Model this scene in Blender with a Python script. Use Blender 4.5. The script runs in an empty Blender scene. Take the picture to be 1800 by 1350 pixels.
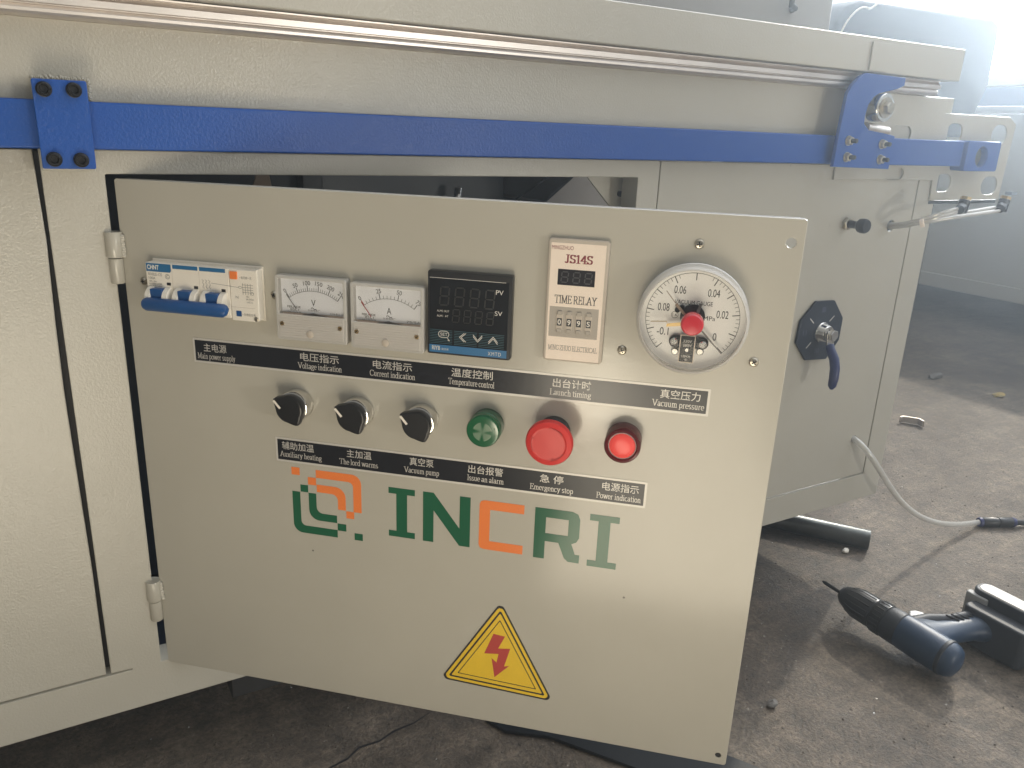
import bpy, bmesh, math, random
from mathutils import Vector, Matrix
random.seed(7)
SC = bpy.context.scene
COL = SC.collection

# ------------------------------------------------------------------ camera
cam_d = bpy.data.cameras.new("camera")
cam_d.sensor_width = 36.0
cam_d.lens = 36.0 * 1390.77 / 1800.0
cam_d.clip_start = 0.02
cam_d.clip_end = 100.0
cam = bpy.data.objects.new("camera", cam_d)
COL.objects.link(cam)
RX = Vector((0.86785356, -0.49529032, 0.03895765))
RD = Vector((-0.12092016, -0.28663096, -0.9503794))
RF = Vector((0.48188018, 0.82007938, -0.30864429))
CAM = Vector((-0.05029447, -0.75718611, 0.53362436))
cam.matrix_world = Matrix(((RX.x, -RD.x, -RF.x, CAM.x), (RX.y, -RD.y, -RF.y, CAM.y), (RX.z, -RD.z, -RF.z, CAM.z), (0, 0, 0, 1)))
SC.camera = cam

# ------------------------------------------------------------------ world (dim hall light, brighter towards the open door)
W = bpy.data.worlds.new("World")
SC.world = W
W.use_nodes = True
wn = W.node_tree.nodes; wl = W.node_tree.links
bgn = wn["Background"]
tc = wn.new("ShaderNodeTexCoord")
dot = wn.new("ShaderNodeVectorMath"); dot.operation = 'DOT_PRODUCT'
dot.inputs[1].default_value = Vector((0.75, 0.30, 0.58)).normalized()
wl.new(tc.outputs["Generated"], dot.inputs[0])
ramp = wn.new("ShaderNodeValToRGB")
mr = wn.new("ShaderNodeMapRange"); mr.inputs[1].default_value = -1; mr.inputs[2].default_value = 1
wl.new(dot.outputs["Value"], mr.inputs[0]); wl.new(mr.outputs[0], ramp.inputs[0])
cr = ramp.color_ramp
cr.elements[0].position = 0.0; cr.elements[0].color = (0.17, 0.15, 0.125, 1)
cr.elements[1].position = 1.0; cr.elements[1].color = (4.6, 4.7, 4.9, 1)
e = cr.elements.new(0.5); e.color = (0.42, 0.39, 0.33, 1)
e = cr.elements.new(0.72); e.color = (1.15, 1.14, 1.10, 1)
wl.new(ramp.outputs[0], bgn.inputs[0])
bgn.inputs[1].default_value = 0.78

# ------------------------------------------------------------------ lamps
def aim(o, d):
    o.rotation_euler = Vector(d).to_track_quat('-Z', 'Y').to_euler()
SUN_DIR = Vector((0.76, 0.34, 0.56)).normalized()
ld = bpy.data.lights.new("sunlight_through_door", 'SPOT')
ld.energy = 1800; ld.color = (1.0, 0.90, 0.74); ld.spot_size = math.radians(50); ld.spot_blend = 0.3; ld.shadow_soft_size = 0.12
lo = bpy.data.objects.new("sunlight_through_door", ld); COL.objects.link(lo)
lo.location = Vector((0.9, -0.1, 0.0)) + SUN_DIR * 8.0
aim(lo, -SUN_DIR)
ad = bpy.data.lights.new("sunlit_floor_bounce", 'AREA')
ad.shape = 'DISK'; ad.size = 0.14; ad.energy = 0.55; ad.color = (1.0, 0.88, 0.68)
ao = bpy.data.objects.new("sunlit_floor_bounce", ad); COL.objects.link(ao)
ao.location = (-0.135, -0.67, 0.14)
aim(ao, Vector((0.27, -0.24, 0.28)) - ao.location)
def floor_patch(name, x, y, sx, sy, rot, watts):     # sunlit concrete in front of the machine, throwing light upwards
    pd = bpy.data.lights.new(name, 'AREA'); pd.shape = 'RECTANGLE'; pd.size = sx; pd.size_y = sy
    pd.energy = watts; pd.color = (1.0, 0.88, 0.68)
    po = bpy.data.objects.new(name, pd); COL.objects.link(po)
    po.location = (x, y, -0.155); po.rotation_euler = (math.pi, 0, rot)
floor_patch("sunlit_floor_patch", -0.415, -1.237, 0.42, 1.40, -0.7314, 10)
floor_patch("sunlit_floor_patch", 0.85, -2.3, 2.0, 1.5, 0, 20)
bd = bpy.data.lights.new("far_hall_opening", 'AREA')
bd.shape = 'RECTANGLE'; bd.size = 0.42; bd.size_y = 0.2; bd.energy = 20; bd.color = (1.0, 0.95, 0.86)
bo = bpy.data.objects.new("far_hall_opening", bd); COL.objects.link(bo)
bo.location = (1.45, -3.3, 0.36)
aim(bo, Vector((0.25, 0.0, 0.45)) - bo.location)

wd_ = bpy.data.lights.new("daylight_doorway", 'AREA'); wd_.shape = 'RECTANGLE'; wd_.size = 2.8; wd_.size_y = 3.0
wd_.energy = 1300; wd_.color = (0.90, 0.96, 1.0)
wo_ = bpy.data.objects.new("daylight_doorway", wd_); COL.objects.link(wo_)
wo_.location = (9.17, 3.75, 2.5); wo_.rotation_euler = Vector((-1, 0, 0)).to_track_quat('-Z', 'Y').to_euler()
SC.view_settings.view_transform = 'Standard'
SC.view_settings.look = 'None'
SC.view_settings.exposure = 0.12
SC.view_settings.gamma = 1.0
SC.view_settings.use_curve_mapping = False
SC.cycles.max_bounces = 8
SC.cycles.transparent_max_bounces = 12
SC.cycles.sample_clamp_indirect = 6.0
SC.cycles.caustics_refractive = False
SC.cycles.use_denoising = True

# ------------------------------------------------------------------ materials
def nodes_of(name):
    m = bpy.data.materials.new(name); m.use_nodes = True
    nt = m.node_tree
    return m, nt, nt.nodes["Principled BSDF"]

def simple(name, col, rough=0.5, metal=0.0, coat=0.0, spec=0.5, noise=0.0, scale=60.0, bump=0.0, bscale=300.0, alpha=None, trans=0.0, emit=None, es=1.0):
    m, nt, b = nodes_of(name)
    b.inputs["Base Color"].default_value = (*col, 1)
    b.inputs["Roughness"].default_value = rough
    b.inputs["Metallic"].default_value = metal
    b.inputs["Coat Weight"].default_value = coat
    b.inputs["Coat Roughness"].default_value = 0.12
    b.inputs["Specular IOR Level"].default_value = spec
    b.inputs["Transmission Weight"].default_value = trans
    if emit:
        b.inputs["Emission Color"].default_value = (*emit, 1); b.inputs["Emission Strength"].default_value = es
    t = nt.nodes.new("ShaderNodeTexCoord")
    if noise > 0:
        n = nt.nodes.new("ShaderNodeTexNoise"); n.inputs["Scale"].default_value = scale; n.inputs["Detail"].default_value = 5
        nt.links.new(t.outputs["Object"], n.inputs["Vector"])
        mx = nt.nodes.new("ShaderNodeMix"); mx.data_type = 'RGBA'; mx.blend_type = 'MULTIPLY'
        rp = nt.nodes.new("ShaderNodeMapRange"); rp.inputs[1].default_value = 0.3; rp.inputs[2].default_value = 0.7
        rp.inputs[3].default_value = 1.0 - noise; rp.inputs[4].default_value = 1.0 + noise * 0.4
        nt.links.new(n.outputs["Fac"], rp.inputs[0])
        mx.inputs[0].default_value = 1.0
        mx.inputs[6].default_value = (*col, 1)
        nt.links.new(rp.outputs[0], mx.inputs[7])
        nt.links.new(mx.outputs[2], b.inputs["Base Color"])
        r2 = nt.nodes.new("ShaderNodeMapRange"); r2.inputs[3].default_value = max(0.02, rough - 0.12 * noise * 3); r2.inputs[4].default_value = min(1, rough + 0.12 * noise * 3)
        nt.links.new(n.outputs["Fac"], r2.inputs[0]); nt.links.new(r2.outputs[0], b.inputs["Roughness"])
    if bump > 0:
        n2 = nt.nodes.new("ShaderNodeTexNoise"); n2.inputs["Scale"].default_value = bscale; n2.inputs["Detail"].default_value = 3
        nt.links.new(t.outputs["Object"], n2.inputs["Vector"])
        bp = nt.nodes.new("ShaderNodeBump"); bp.inputs["Strength"].default_value = bump; bp.inputs["Distance"].default_value = 0.001
        nt.links.new(n2.outputs["Fac"], bp.inputs["Height"]); nt.links.new(bp.outputs[0], b.inputs["Normal"])
        nt.links.new(bp.outputs[0], b.inputs["Coat Normal"])
    return m

def paint(name, col, rough, peel, peel_scale, specks=True, wave=0.0, coat=0.0):
    """sprayed enamel: orange peel, faint tone drift, dirt specks and rubbed marks"""
    m, nt, b = nodes_of(name)
    N = nt.nodes; L = nt.links
    t = N.new("ShaderNodeTexCoord")
    big = N.new("ShaderNodeTexNoise"); big.inputs["Scale"].default_value = 7; big.inputs["Detail"].default_value = 6; big.inputs["Roughness"].default_value = 0.6
    L.new(t.outputs["Object"], big.inputs["Vector"])
    mr = N.new("ShaderNodeMapRange"); mr.inputs[1].default_value = 0.3; mr.inputs[2].default_value = 0.7; mr.inputs[3].default_value = 0.955; mr.inputs[4].default_value = 1.025
    L.new(big.outputs["Fac"], mr.inputs[0])
    mx = N.new("ShaderNodeMix"); mx.data_type = 'RGBA'; mx.blend_type = 'MULTIPLY'; mx.inputs[0].default_value = 1
    mx.inputs[6].default_value = (*col, 1); L.new(mr.outputs[0], mx.inputs[7])
    out = mx.outputs[2]
    if specks:
        vo = N.new("ShaderNodeTexVoronoi"); vo.inputs["Scale"].default_value = 42; vo.inputs["Randomness"].default_value = 1
        L.new(t.outputs["Object"], vo.inputs["Vector"])
        # only some cells carry a speck, of differing size
        sep = N.new("ShaderNodeSeparateColor"); L.new(vo.outputs["Color"], sep.inputs[0])
        th = N.new("ShaderNodeMapRange"); th.inputs[1].default_value = 0.80; th.inputs[2].default_value = 1.0; th.inputs[3].default_value = 0.0; th.inputs[4].default_value = 0.05
        th.clamp = True
        L.new(sep.outputs[0], th.inputs[0])
        lt = N.new("ShaderNodeMath"); lt.operation = 'LESS_THAN'
        L.new(vo.outputs["Distance"], lt.inputs[0]); L.new(th.outputs[0], lt.inputs[1])
        mx2 = N.new("ShaderNodeMix"); mx2.data_type = 'RGBA'
        fm = N.new("ShaderNodeMath"); fm.operation = 'MULTIPLY'; fm.inputs[1].default_value = 0.75
        L.new(lt.outputs[0], fm.inputs[0]); L.new(fm.outputs[0], mx2.inputs[0])
        L.new(out, mx2.inputs[6]); mx2.inputs[7].default_value = (0.06, 0.05, 0.04, 1)
        out = mx2.outputs[2]
    L.new(out, b.inputs["Base Color"])
    rr = N.new("ShaderNodeMapRange"); rr.inputs[3].default_value = rough - 0.06; rr.inputs[4].default_value = rough + 0.10
    sm = N.new("ShaderNodeTexNoise"); sm.inputs["Scale"].default_value = 22; sm.inputs["Detail"].default_value = 6
    L.new(t.outputs["Object"], sm.inputs["Vector"])
    L.new(sm.outputs["Fac"], rr.inputs[0]); L.new(rr.outputs[0], b.inputs["Roughness"])
    b.inputs["Coat Weight"].default_value = coat; b.inputs["Coat Roughness"].default_value = 0.14; b.inputs["Specular IOR Level"].default_value = 0.25
    n2 = N.new("ShaderNodeTexNoise"); n2.inputs["Scale"].default_value = peel_scale; n2.inputs["Detail"].default_value = 2.5; n2.inputs["Roughness"].default_value = 0.55
    L.new(t.outputs["Object"], n2.inputs["Vector"])
    bp = N.new("ShaderNodeBump"); bp.inputs["Strength"].default_value = peel; bp.inputs["Distance"].default_value = 0.001
    L.new(n2.outputs["Fac"], bp.inputs["Height"])
    last = bp
    if wave > 0:
        n3 = N.new("ShaderNodeTexNoise"); n3.inputs["Scale"].default_value = 45; n3.inputs["Detail"].default_value = 3
        L.new(t.outputs["Object"], n3.inputs["Vector"])
        b3 = N.new("ShaderNodeBump"); b3.inputs["Strength"].default_value = wave; b3.inputs["Distance"].default_value = 0.002
        L.new(n3.outputs["Fac"], b3.inputs["Height"]); L.new(bp.outputs[0], b3.inputs["Normal"])
        last = b3
    soft = N.new("ShaderNodeBump"); soft.inputs["Strength"].default_value = peel * 0.35; soft.inputs["Distance"].default_value = 0.001
    L.new(n2.outputs["Fac"], soft.inputs["Height"])
    L.new(soft.outputs[0], b.inputs["Normal"]); L.new(last.outputs[0], b.inputs["Coat Normal"])
    return m

GREY = (0.466, 0.442, 0.378)
M = {}
M['paint'] = paint("grey_enamel_textured", GREY, 0.34, 0.62, 460, coat=0.8)
M['door'] = paint("grey_enamel_smooth", GREY, 0.32, 0.08, 420, wave=0.05, coat=0.7)
M['blue'] = paint("blue_enamel", (0.010, 0.075, 0.33), 0.40, 0.6, 400, specks=False, coat=0.28)
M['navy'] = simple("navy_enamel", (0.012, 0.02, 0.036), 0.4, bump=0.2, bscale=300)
M['alu'] = simple("aluminium_extrusion", (0.74, 0.69, 0.65), 0.40, 1.0, noise=0.08, scale=20)
M['steel'] = simple("bright_steel", (0.66, 0.65, 0.62), 0.18, 1.0, noise=0.1, scale=90)
M['zinc'] = simple("zinc_plated_steel", (0.5, 0.46, 0.38), 0.3, 1.0, noise=0.2, scale=200)
M['chrome'] = simple("chrome", (0.72, 0.71, 0.69), 0.09, 1.0)
M['darksteel'] = simple("dark_oiled_steel", (0.10, 0.105, 0.10), 0.33, 0.9, noise=0.3, scale=40, bump=0.1)
M['blackox'] = simple("black_oxide_steel", (0.015, 0.015, 0.016), 0.35, 0.6)
M['black'] = simple("black_plastic", (0.012, 0.012, 0.013), 0.33, bump=0.05, bscale=900)
M['blackgloss'] = simple("black_acrylic", (0.010, 0.011, 0.013), 0.10)
M['white'] = simple("white_plastic", (0.80, 0.75, 0.66), 0.38, noise=0.03)
M['ivory'] = simple("ivory_label", (0.86, 0.74, 0.63), 0.5, noise=0.03)
M['meterback'] = simple('pinkish_card', (0.90, 0.78, 0.70), 0.5, noise=0.05)
M['beige'] = simple("beige_plastic", (0.50, 0.44, 0.37), 0.45, noise=0.05)
M['beigedark'] = simple("beige_plastic_recess", (0.40, 0.36, 0.31), 0.5)
M['dial'] = simple("dial_card", (0.86, 0.87, 0.92), 0.5, noise=0.02)
M['gdial'] = simple("gauge_dial", (0.90, 0.89, 0.88), 0.45, noise=0.02)
M['ink'] = simple("black_ink", (0.015, 0.015, 0.018), 0.5)
M['greyink'] = simple("grey_ink", (0.16, 0.155, 0.15), 0.5)
M['redink'] = simple("red_ink", (0.45, 0.05, 0.04), 0.5)
M['maroon'] = simple("maroon_ink", (0.22, 0.02, 0.03), 0.5)
M['silver'] = simple("silver_print", (0.62, 0.60, 0.56), 0.42, 0.25)
M['strip'] = simple("black_label_film", (0.012, 0.013, 0.017), 0.24, spec=0.45, bump=0.03, bscale=160)
M['bluetoggle'] = simple("blue_plastic", (0.010, 0.072, 0.23), 0.36, noise=0.08, scale=90)
M['bluelabel'] = simple("blue_print", (0.02, 0.135, 0.30), 0.4)
M['orange'] = simple("orange_vinyl", (0.83, 0.22, 0.055), 0.22)
M['green'] = simple("green_vinyl", (0.016, 0.11, 0.055), 0.16)
M['yellow'] = simple("yellow_vinyl", (0.78, 0.52, 0.03), 0.4, noise=0.05, scale=60)
M['red'] = simple("red_plastic", (0.62, 0.035, 0.03), 0.42, noise=0.03)
M['buzzgreen'] = simple("green_plastic", (0.006, 0.10, 0.035), 0.2, coat=0.4)
M['lampring'] = simple("dark_red_plastic", (0.10, 0.008, 0.01), 0.2)
M['lamplens'] = simple("red_lamp_lens", (0.72, 0.07, 0.06), 0.35, emit=(1.0, 0.09, 0.07), es=0.20)
M['redknob'] = simple("red_clear_knob", (0.58, 0.02, 0.035), 0.12, coat=0.6)
M['brass'] = simple("brass", (0.55, 0.40, 0.20), 0.28, 1.0)
M['rubber'] = simple("black_rubber", (0.02, 0.02, 0.022), 0.6)
M['sleeve'] = simple("blue_vinyl_sleeve", (0.012, 0.022, 0.10), 0.35, bump=0.1)
M['drill'] = simple("dark_blue_tool_plastic", (0.015, 0.036, 0.074), 0.42, bump=0.1, bscale=700)
M['drillgrey'] = simple("charcoal_tool_plastic", (0.017, 0.020, 0.026), 0.5, bump=0.1, bscale=700)
M['tarp'] = simple("shadowed_navy_sheet", (0.006, 0.009, 0.014), 0.35, bump=0.2, bscale=30)
M['seg'] = simple("unlit_segment", (0.022, 0.021, 0.019), 0.3)
M['seg2'] = simple("unlit_segment_grey", (0.040, 0.039, 0.042), 0.35)
M['window'] = simple("dark_window", (0.018, 0.016, 0.019), 0.15)
M['palewall'] = simple("pale_wall", (0.42, 0.43, 0.43), 0.8, noise=0.1, scale=3)
M['hood'] = simple("dark_hood_cloth", (0.020, 0.028, 0.045), 0.7, noise=0.2, scale=8)
M['strap'] = simple("brown_bracket", (0.30, 0.22, 0.16), 0.5)
M['bgcabinet'] = simple("far_grey_enamel", (0.34, 0.33, 0.31), 0.5, noise=0.05, scale=5)
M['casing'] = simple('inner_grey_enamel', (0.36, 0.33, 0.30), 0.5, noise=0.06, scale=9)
M['gritstone'] = simple('dark_grit', (0.10, 0.082, 0.064), 0.8, noise=0.3, scale=200)
M['palegrit'] = simple('pale_grit', (0.30, 0.265, 0.22), 0.6, noise=0.3, scale=200)
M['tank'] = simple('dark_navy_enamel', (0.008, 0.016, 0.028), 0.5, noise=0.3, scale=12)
M['ringwhite'] = simple('pale_steel_ring', (0.72, 0.71, 0.69), 0.25, 0.6)
M['stone'] = simple("grey_stone", (0.16, 0.15, 0.14), 0.8, noise=0.3, scale=300)
M['leaf'] = simple("yellow_scrap", (0.45, 0.34, 0.12), 0.7, noise=0.3, scale=200)

def clear(name, tint=(1, 1, 1), gl=0.04, rough=0.03, bump=0.0, bscale=400, white=0.0):
    """thin clear plastic: sees through, reflects by angle"""
    m = bpy.data.materials.new(name); m.use_nodes = True
    nt = m.node_tree; N = nt.nodes; L = nt.links
    for n in list(N):
        if n.type != 'OUTPUT_MATERIAL': N.remove(n)
    o = [n for n in N if n.type == 'OUTPUT_MATERIAL'][0]
    tr = N.new("ShaderNodeBsdfTransparent"); tr.inputs[0].default_value = (*tint, 1)
    gs = N.new("ShaderNodeBsdfGlossy"); gs.inputs["Roughness"].default_value = rough
    fr = N.new("ShaderNodeLayerWeight"); fr.inputs[0].default_value = 0.25
    ad = N.new("ShaderNodeMath"); ad.operation = 'ADD'; ad.inputs[1].default_value = gl; ad.use_clamp = True
    pw = N.new("ShaderNodeMath"); pw.operation = 'MULTIPLY'; pw.inputs[1].default_value = 0.55
    L.new(fr.outputs["Fresnel"], pw.inputs[0]); L.new(pw.outputs[0], ad.inputs[0])
    mx = N.new("ShaderNodeMixShader")
    L.new(ad.outputs[0], mx.inputs[0]); L.new(tr.outputs[0], mx.inputs[1]); L.new(gs.outputs[0], mx.inputs[2])
    fin = mx
    if white > 0:
        df = N.new("ShaderNodeBsdfDiffuse"); df.inputs[0].default_value = (0.8, 0.78, 0.74, 1)
        m2 = N.new("ShaderNodeMixShader"); m2.inputs[0].default_value = white
        L.new(mx.outputs[0], m2.inputs[1]); L.new(df.outputs[0], m2.inputs[2]); fin = m2
    if bump > 0:
        t = N.new("ShaderNodeTexCoord"); w = N.new("ShaderNodeTexChecker"); w.inputs["Scale"].default_value = bscale
        L.new(t.outputs["Object"], w.inputs["Vector"])
        bp = N.new("ShaderNodeBump"); bp.inputs["Strength"].default_value = bump; bp.inputs["Distance"].default_value = 0.0006
        L.new(w.outputs["Fac"], bp.inputs["Height"]); L.new(bp.outputs[0], gs.inputs["Normal"])
    L.new(fin.outputs[0], o.inputs[0])
    return m
M['clear'] = clear("clear_plastic", (0.97, 0.97, 0.96))
M['clearedge'] = clear("clear_plastic_edge", (0.98, 0.97, 0.96), gl=0.12, rough=0.10, white=0.48)
M['prism'] = clear("ribbed_clear_plastic", (0.97, 0.93, 0.90), gl=0.10, rough=0.10, bump=0.8, bscale=700, white=0.5)
M['gaugeglass'] = clear("gauge_glass", (0.98, 0.98, 0.97), gl=0.005, rough=0.05)
M['tube'] = clear("clear_air_tube", (0.95, 0.95, 0.93), gl=0.26, rough=0.10, white=0.36)

# concrete floor
def floor_material():
    m, nt, b = nodes_of("worn_concrete")
    N = nt.nodes; L = nt.links
    t = N.new("ShaderNodeTexCoord")
    def noise(s, d=6, r=0.6):
        n = N.new("ShaderNodeTexNoise"); n.inputs["Scale"].default_value = s; n.inputs["Detail"].default_value = d; n.inputs["Roughness"].default_value = r
        L.new(t.outputs["Object"], n.inputs["Vector"]); return n
    a = noise(4.2, 8, 0.68); c = noise(38, 8, 0.72); g = noise(210, 4, 0.7)
    r1 = N.new("ShaderNodeValToRGB"); L.new(a.outputs["Fac"], r1.inputs[0])
    r1.color_ramp.elements[0].position = 0.32; r1.color_ramp.elements[0].color = (0.070, 0.053, 0.039, 1)
    r1.color_ramp.elements[1].position = 0.72; r1.color_ramp.elements[1].color = (0.245, 0.207, 0.168, 1)
    r2 = N.new("ShaderNodeValToRGB"); L.new(c.outputs["Fac"], r2.inputs[0])
    r2.color_ramp.elements[0].position = 0.30; r2.color_ramp.elements[0].color = (0.38, 0.36, 0.34, 1)
    r2.color_ramp.elements[1].position = 0.68; r2.color_ramp.elements[1].color = (1.35, 1.30, 1.22, 1)
    mx = N.new("ShaderNodeMix"); mx.data_type = 'RGBA'; mx.blend_type = 'MULTIPLY'; mx.inputs[0].default_value = 0.9
    L.new(r1.outputs[0], mx.inputs[6]); L.new(r2.outputs[0], mx.inputs[7])
    r3 = N.new("ShaderNodeValToRGB"); L.new(g.outputs["Fac"], r3.inputs[0])
    r3.color_ramp.elements[0].position = 0.33; r3.color_ramp.elements[0].color = (0.40, 0.40, 0.40, 1)
    r3.color_ramp.elements[1].position = 0.70; r3.color_ramp.elements[1].color = (1.38, 1.36, 1.32, 1)
    mx2 = N.new("ShaderNodeMix"); mx2.data_type = 'RGBA'; mx2.blend_type = 'MULTIPLY'; mx2.inputs[0].default_value = 0.8
    L.new(mx.outputs[2], mx2.inputs[6]); L.new(r3.outputs[0], mx2.inputs[7])
    # swept streaks
    mp = N.new("ShaderNodeMapping"); mp.inputs["Rotation"].default_value = (0, 0, math.radians(-28)); mp.inputs["Scale"].default_value = (2.2, 26, 1)
    L.new(t.outputs["Object"], mp.inputs[0])
    s = N.new("ShaderNodeTexNoise"); s.inputs["Scale"].default_value = 1.6; s.inputs["Detail"].default_value = 5; s.inputs["Distortion"].default_value = 1.4
    L.new(mp.outputs[0], s.inputs["Vector"])
    r4 = N.new("ShaderNodeValToRGB"); L.new(s.outputs["Fac"], r4.inputs[0])
    r4.color_ramp.elements[0].position = 0.35; r4.color_ramp.elements[0].color = (0.78, 0.78, 0.78, 1)
    r4.color_ramp.elements[1].position = 0.65; r4.color_ramp.elements[1].color = (1.12, 1.12, 1.12, 1)
    mx3 = N.new("ShaderNodeMix"); mx3.data_type = 'RGBA'; mx3.blend_type = 'MULTIPLY'; mx3.inputs[0].default_value = 0.8
    L.new(mx2.outputs[2], mx3.inputs[6]); L.new(r4.outputs[0], mx3.inputs[7])
    # swarf flecks
    vo = N.new("ShaderNodeTexVoronoi"); vo.inputs["Scale"].default_value = 95; L.new(t.outputs["Object"], vo.inputs["Vector"])
    sp = N.new("ShaderNodeSeparateColor"); L.new(vo.outputs["Color"], sp.inputs[0])
    th = N.new("ShaderNodeMapRange"); th.inputs[1].default_value = 0.86; th.inputs[2].default_value = 1; th.inputs[3].default_value = 0.02; th.inputs[4].default_value = 0.15
    L.new(sp.outputs[0], th.inputs[0])
    lt = N.new("ShaderNodeMath"); lt.operation = 'LESS_THAN'; L.new(vo.outputs["Distance"], lt.inputs[0]); L.new(th.outputs[0], lt.inputs[1])
    mx4 = N.new("ShaderNodeMix"); mx4.data_type = 'RGBA'; L.new(lt.outputs[0], mx4.inputs[0])
    L.new(mx3.outputs[2], mx4.inputs[6]); mx4.inputs[7].default_value = (0.55, 0.52, 0.46, 1)
    L.new(mx4.outputs[2], b.inputs["Base Color"])
    L.new(lt.outputs[0], b.inputs["Metallic"])
    rg = N.new("ShaderNodeMapRange"); rg.inputs[3].default_value = 0.42; rg.inputs[4].default_value = 0.75; L.new(c.outputs["Fac"], rg.inputs[0])
    rm = N.new("ShaderNodeMix"); rm.data_type = 'FLOAT'; L.new(lt.outputs[0], rm.inputs[0]); L.new(rg.outputs[0], rm.inputs[2]); rm.inputs[3].default_value = 0.25
    L.new(rm.outputs[0], b.inputs["Roughness"])
    b1 = N.new("ShaderNodeBump"); b1.inputs["Strength"].default_value = 0.55; b1.inputs["Distance"].default_value = 0.004
    L.new(c.outputs["Fac"], b1.inputs["Height"])
    b2 = N.new("ShaderNodeBump"); b2.inputs["Strength"].default_value = 0.9; b2.inputs["Distance"].default_value = 0.0034
    L.new(g.outputs["Fac"], b2.inputs["Height"]); L.new(b1.outputs[0], b2.inputs["Normal"])
    L.new(b2.outputs[0], b.inputs["Normal"])
    return m
M['floor'] = floor_material()

# ------------------------------------------------------------------ mesh helpers (inputs in millimetres)
MM = 0.001
class MB:
    def __init__(s): s.bm = bmesh.new()
    def box(s, x0, x1, y0, y1, z0, z1):
        v = [s.bm.verts.new((x * MM, y * MM, z * MM)) for x in (x0, x1) for y in (y0, y1) for z in (z0, z1)]
        for f in ((0, 1, 3, 2), (4, 6, 7, 5), (0, 4, 5, 1), (2, 3, 7, 6), (0, 2, 6, 4), (1, 5, 7, 3)):
            s.bm.faces.new([v[i] for i in f])
        return s
    def prism(s, pts, y0, y1):
        """outline in x,z; extruded along y"""
        a = [s.bm.verts.new((p[0] * MM, y0 * MM, p[1] * MM)) for p in pts]
        b = [s.bm.verts.new((p[0] * MM, y1 * MM, p[1] * MM)) for p in pts]
        n = len(pts)
        s.bm.faces.new(a); s.bm.faces.new(list(reversed(b)))
        for i in range(n): s.bm.faces.new((a[i], b[i], b[(i + 1) % n], a[(i + 1) % n]))
        return s
    def sweep_x(s, pts, x0, x1):
        """section in y,z; extruded along x"""
        a = [s.bm.verts.new((x0 * MM, p[0] * MM, p[1] * MM)) for p in pts]
        b = [s.bm.verts.new((x1 * MM, p[0] * MM, p[1] * MM)) for p in pts]
        n = len(pts)
        s.bm.faces.new(a); s.bm.faces.new(list(reversed(b)))
        for i in range(n): s.bm.faces.new((a[i], b[i], b[(i + 1) % n], a[(i + 1) % n]))
        return s
    def flat(s, pts, y):
        s.bm.faces.new([s.bm.verts.new((p[0] * MM, y * MM, p[1] * MM)) for p in pts]); return s
    def lathe(s, prof, c=(0, 0, 0), d=(0, -1, 0), seg=40, cap0=True, cap1=True):
        """profile = [(radius, distance along d)]"""
        d = Vector(d).normalized(); c = Vector(c)
        u = d.orthogonal().normalized(); w = d.cross(u)
        rings = []
        for r, h in prof:
            rings.append([s.bm.verts.new((c + d * h + (u * math.cos(2 * math.pi * k / seg) + w * math.sin(2 * math.pi * k / seg)) * max(r, 0.001)) * MM) for k in range(seg)])
        for i in range(len(rings) - 1):
            for k in range(seg):
                s.bm.faces.new((rings[i][k], rings[i][(k + 1) % seg], rings[i + 1][(k + 1) % seg], rings[i + 1][k]))
        if cap0: s.bm.faces.new(list(reversed(rings[0])))
        if cap1: s.bm.faces.new(rings[-1])
        return s
    def tube(s, path, r, seg=12, cap=True):
        """path of points in mm, r one radius or a list"""
        P = [Vector(p) for p in path]; n = len(P)
        R = r if isinstance(r, (list, tuple)) else [r] * n
        up = None; rings = []
        for i in range(n):
            d = (P[min(i + 1, n - 1)] - P[max(i - 1, 0)]).normalized()
            if up is None: up = d.orthogonal().normalized()
            else: up = (up - d * up.dot(d)).normalized()
            w = d.cross(up)
            rings.append([s.bm.verts.new((P[i] + (up * math.cos(2 * math.pi * k / seg) + w * math.sin(2 * math.pi * k / seg)) * R[i]) * MM) for k in range(seg)])
        for i in range(n - 1):
            for k in range(seg):
                s.bm.faces.new((rings[i][k], rings[i][(k + 1) % seg], rings[i + 1][(k + 1) % seg], rings[i + 1][k]))
        if cap: s.bm.faces.new(list(reversed(rings[0]))); s.bm.faces.new(rings[-1])
        return s
    def build(s, name, mat, parent=None, loc=None, bevel=0.0, smooth=True, seg=2, angle=35):
        bmesh.ops.recalc_face_normals(s.bm, faces=s.bm.faces[:])
        me = bpy.data.meshes.new(name)
        s.bm.to_mesh(me); s.bm.free()
        return finish(name, me, mat, parent, loc, bevel, smooth, seg, angle)

def finish(name, me, mat, parent=None, loc=None, bevel=0.0, smooth=True, seg=2, angle=35):
    o = bpy.data.objects.new(name, me); COL.objects.link(o)
    if isinstance(mat, str): mat = M[mat]
    me.materials.clear(); me.materials.append(mat)
    if smooth:
        me.polygons.foreach_set("use_smooth", [True] * len(me.polygons))
        es = o.modifiers.new("split", 'EDGE_SPLIT'); es.split_angle = math.radians(angle)
        if bevel: o.modifiers.remove(es)
    if bevel:
        bv = o.modifiers.new("bevel", 'BEVEL'); bv.width = bevel * MM; bv.segments = seg; bv.limit_method = 'ANGLE'; bv.angle_limit = math.radians(30); bv.harden_normals = True
    if parent: o.parent = parent
    if loc: o.location = Vector(loc) * MM
    return o

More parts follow.
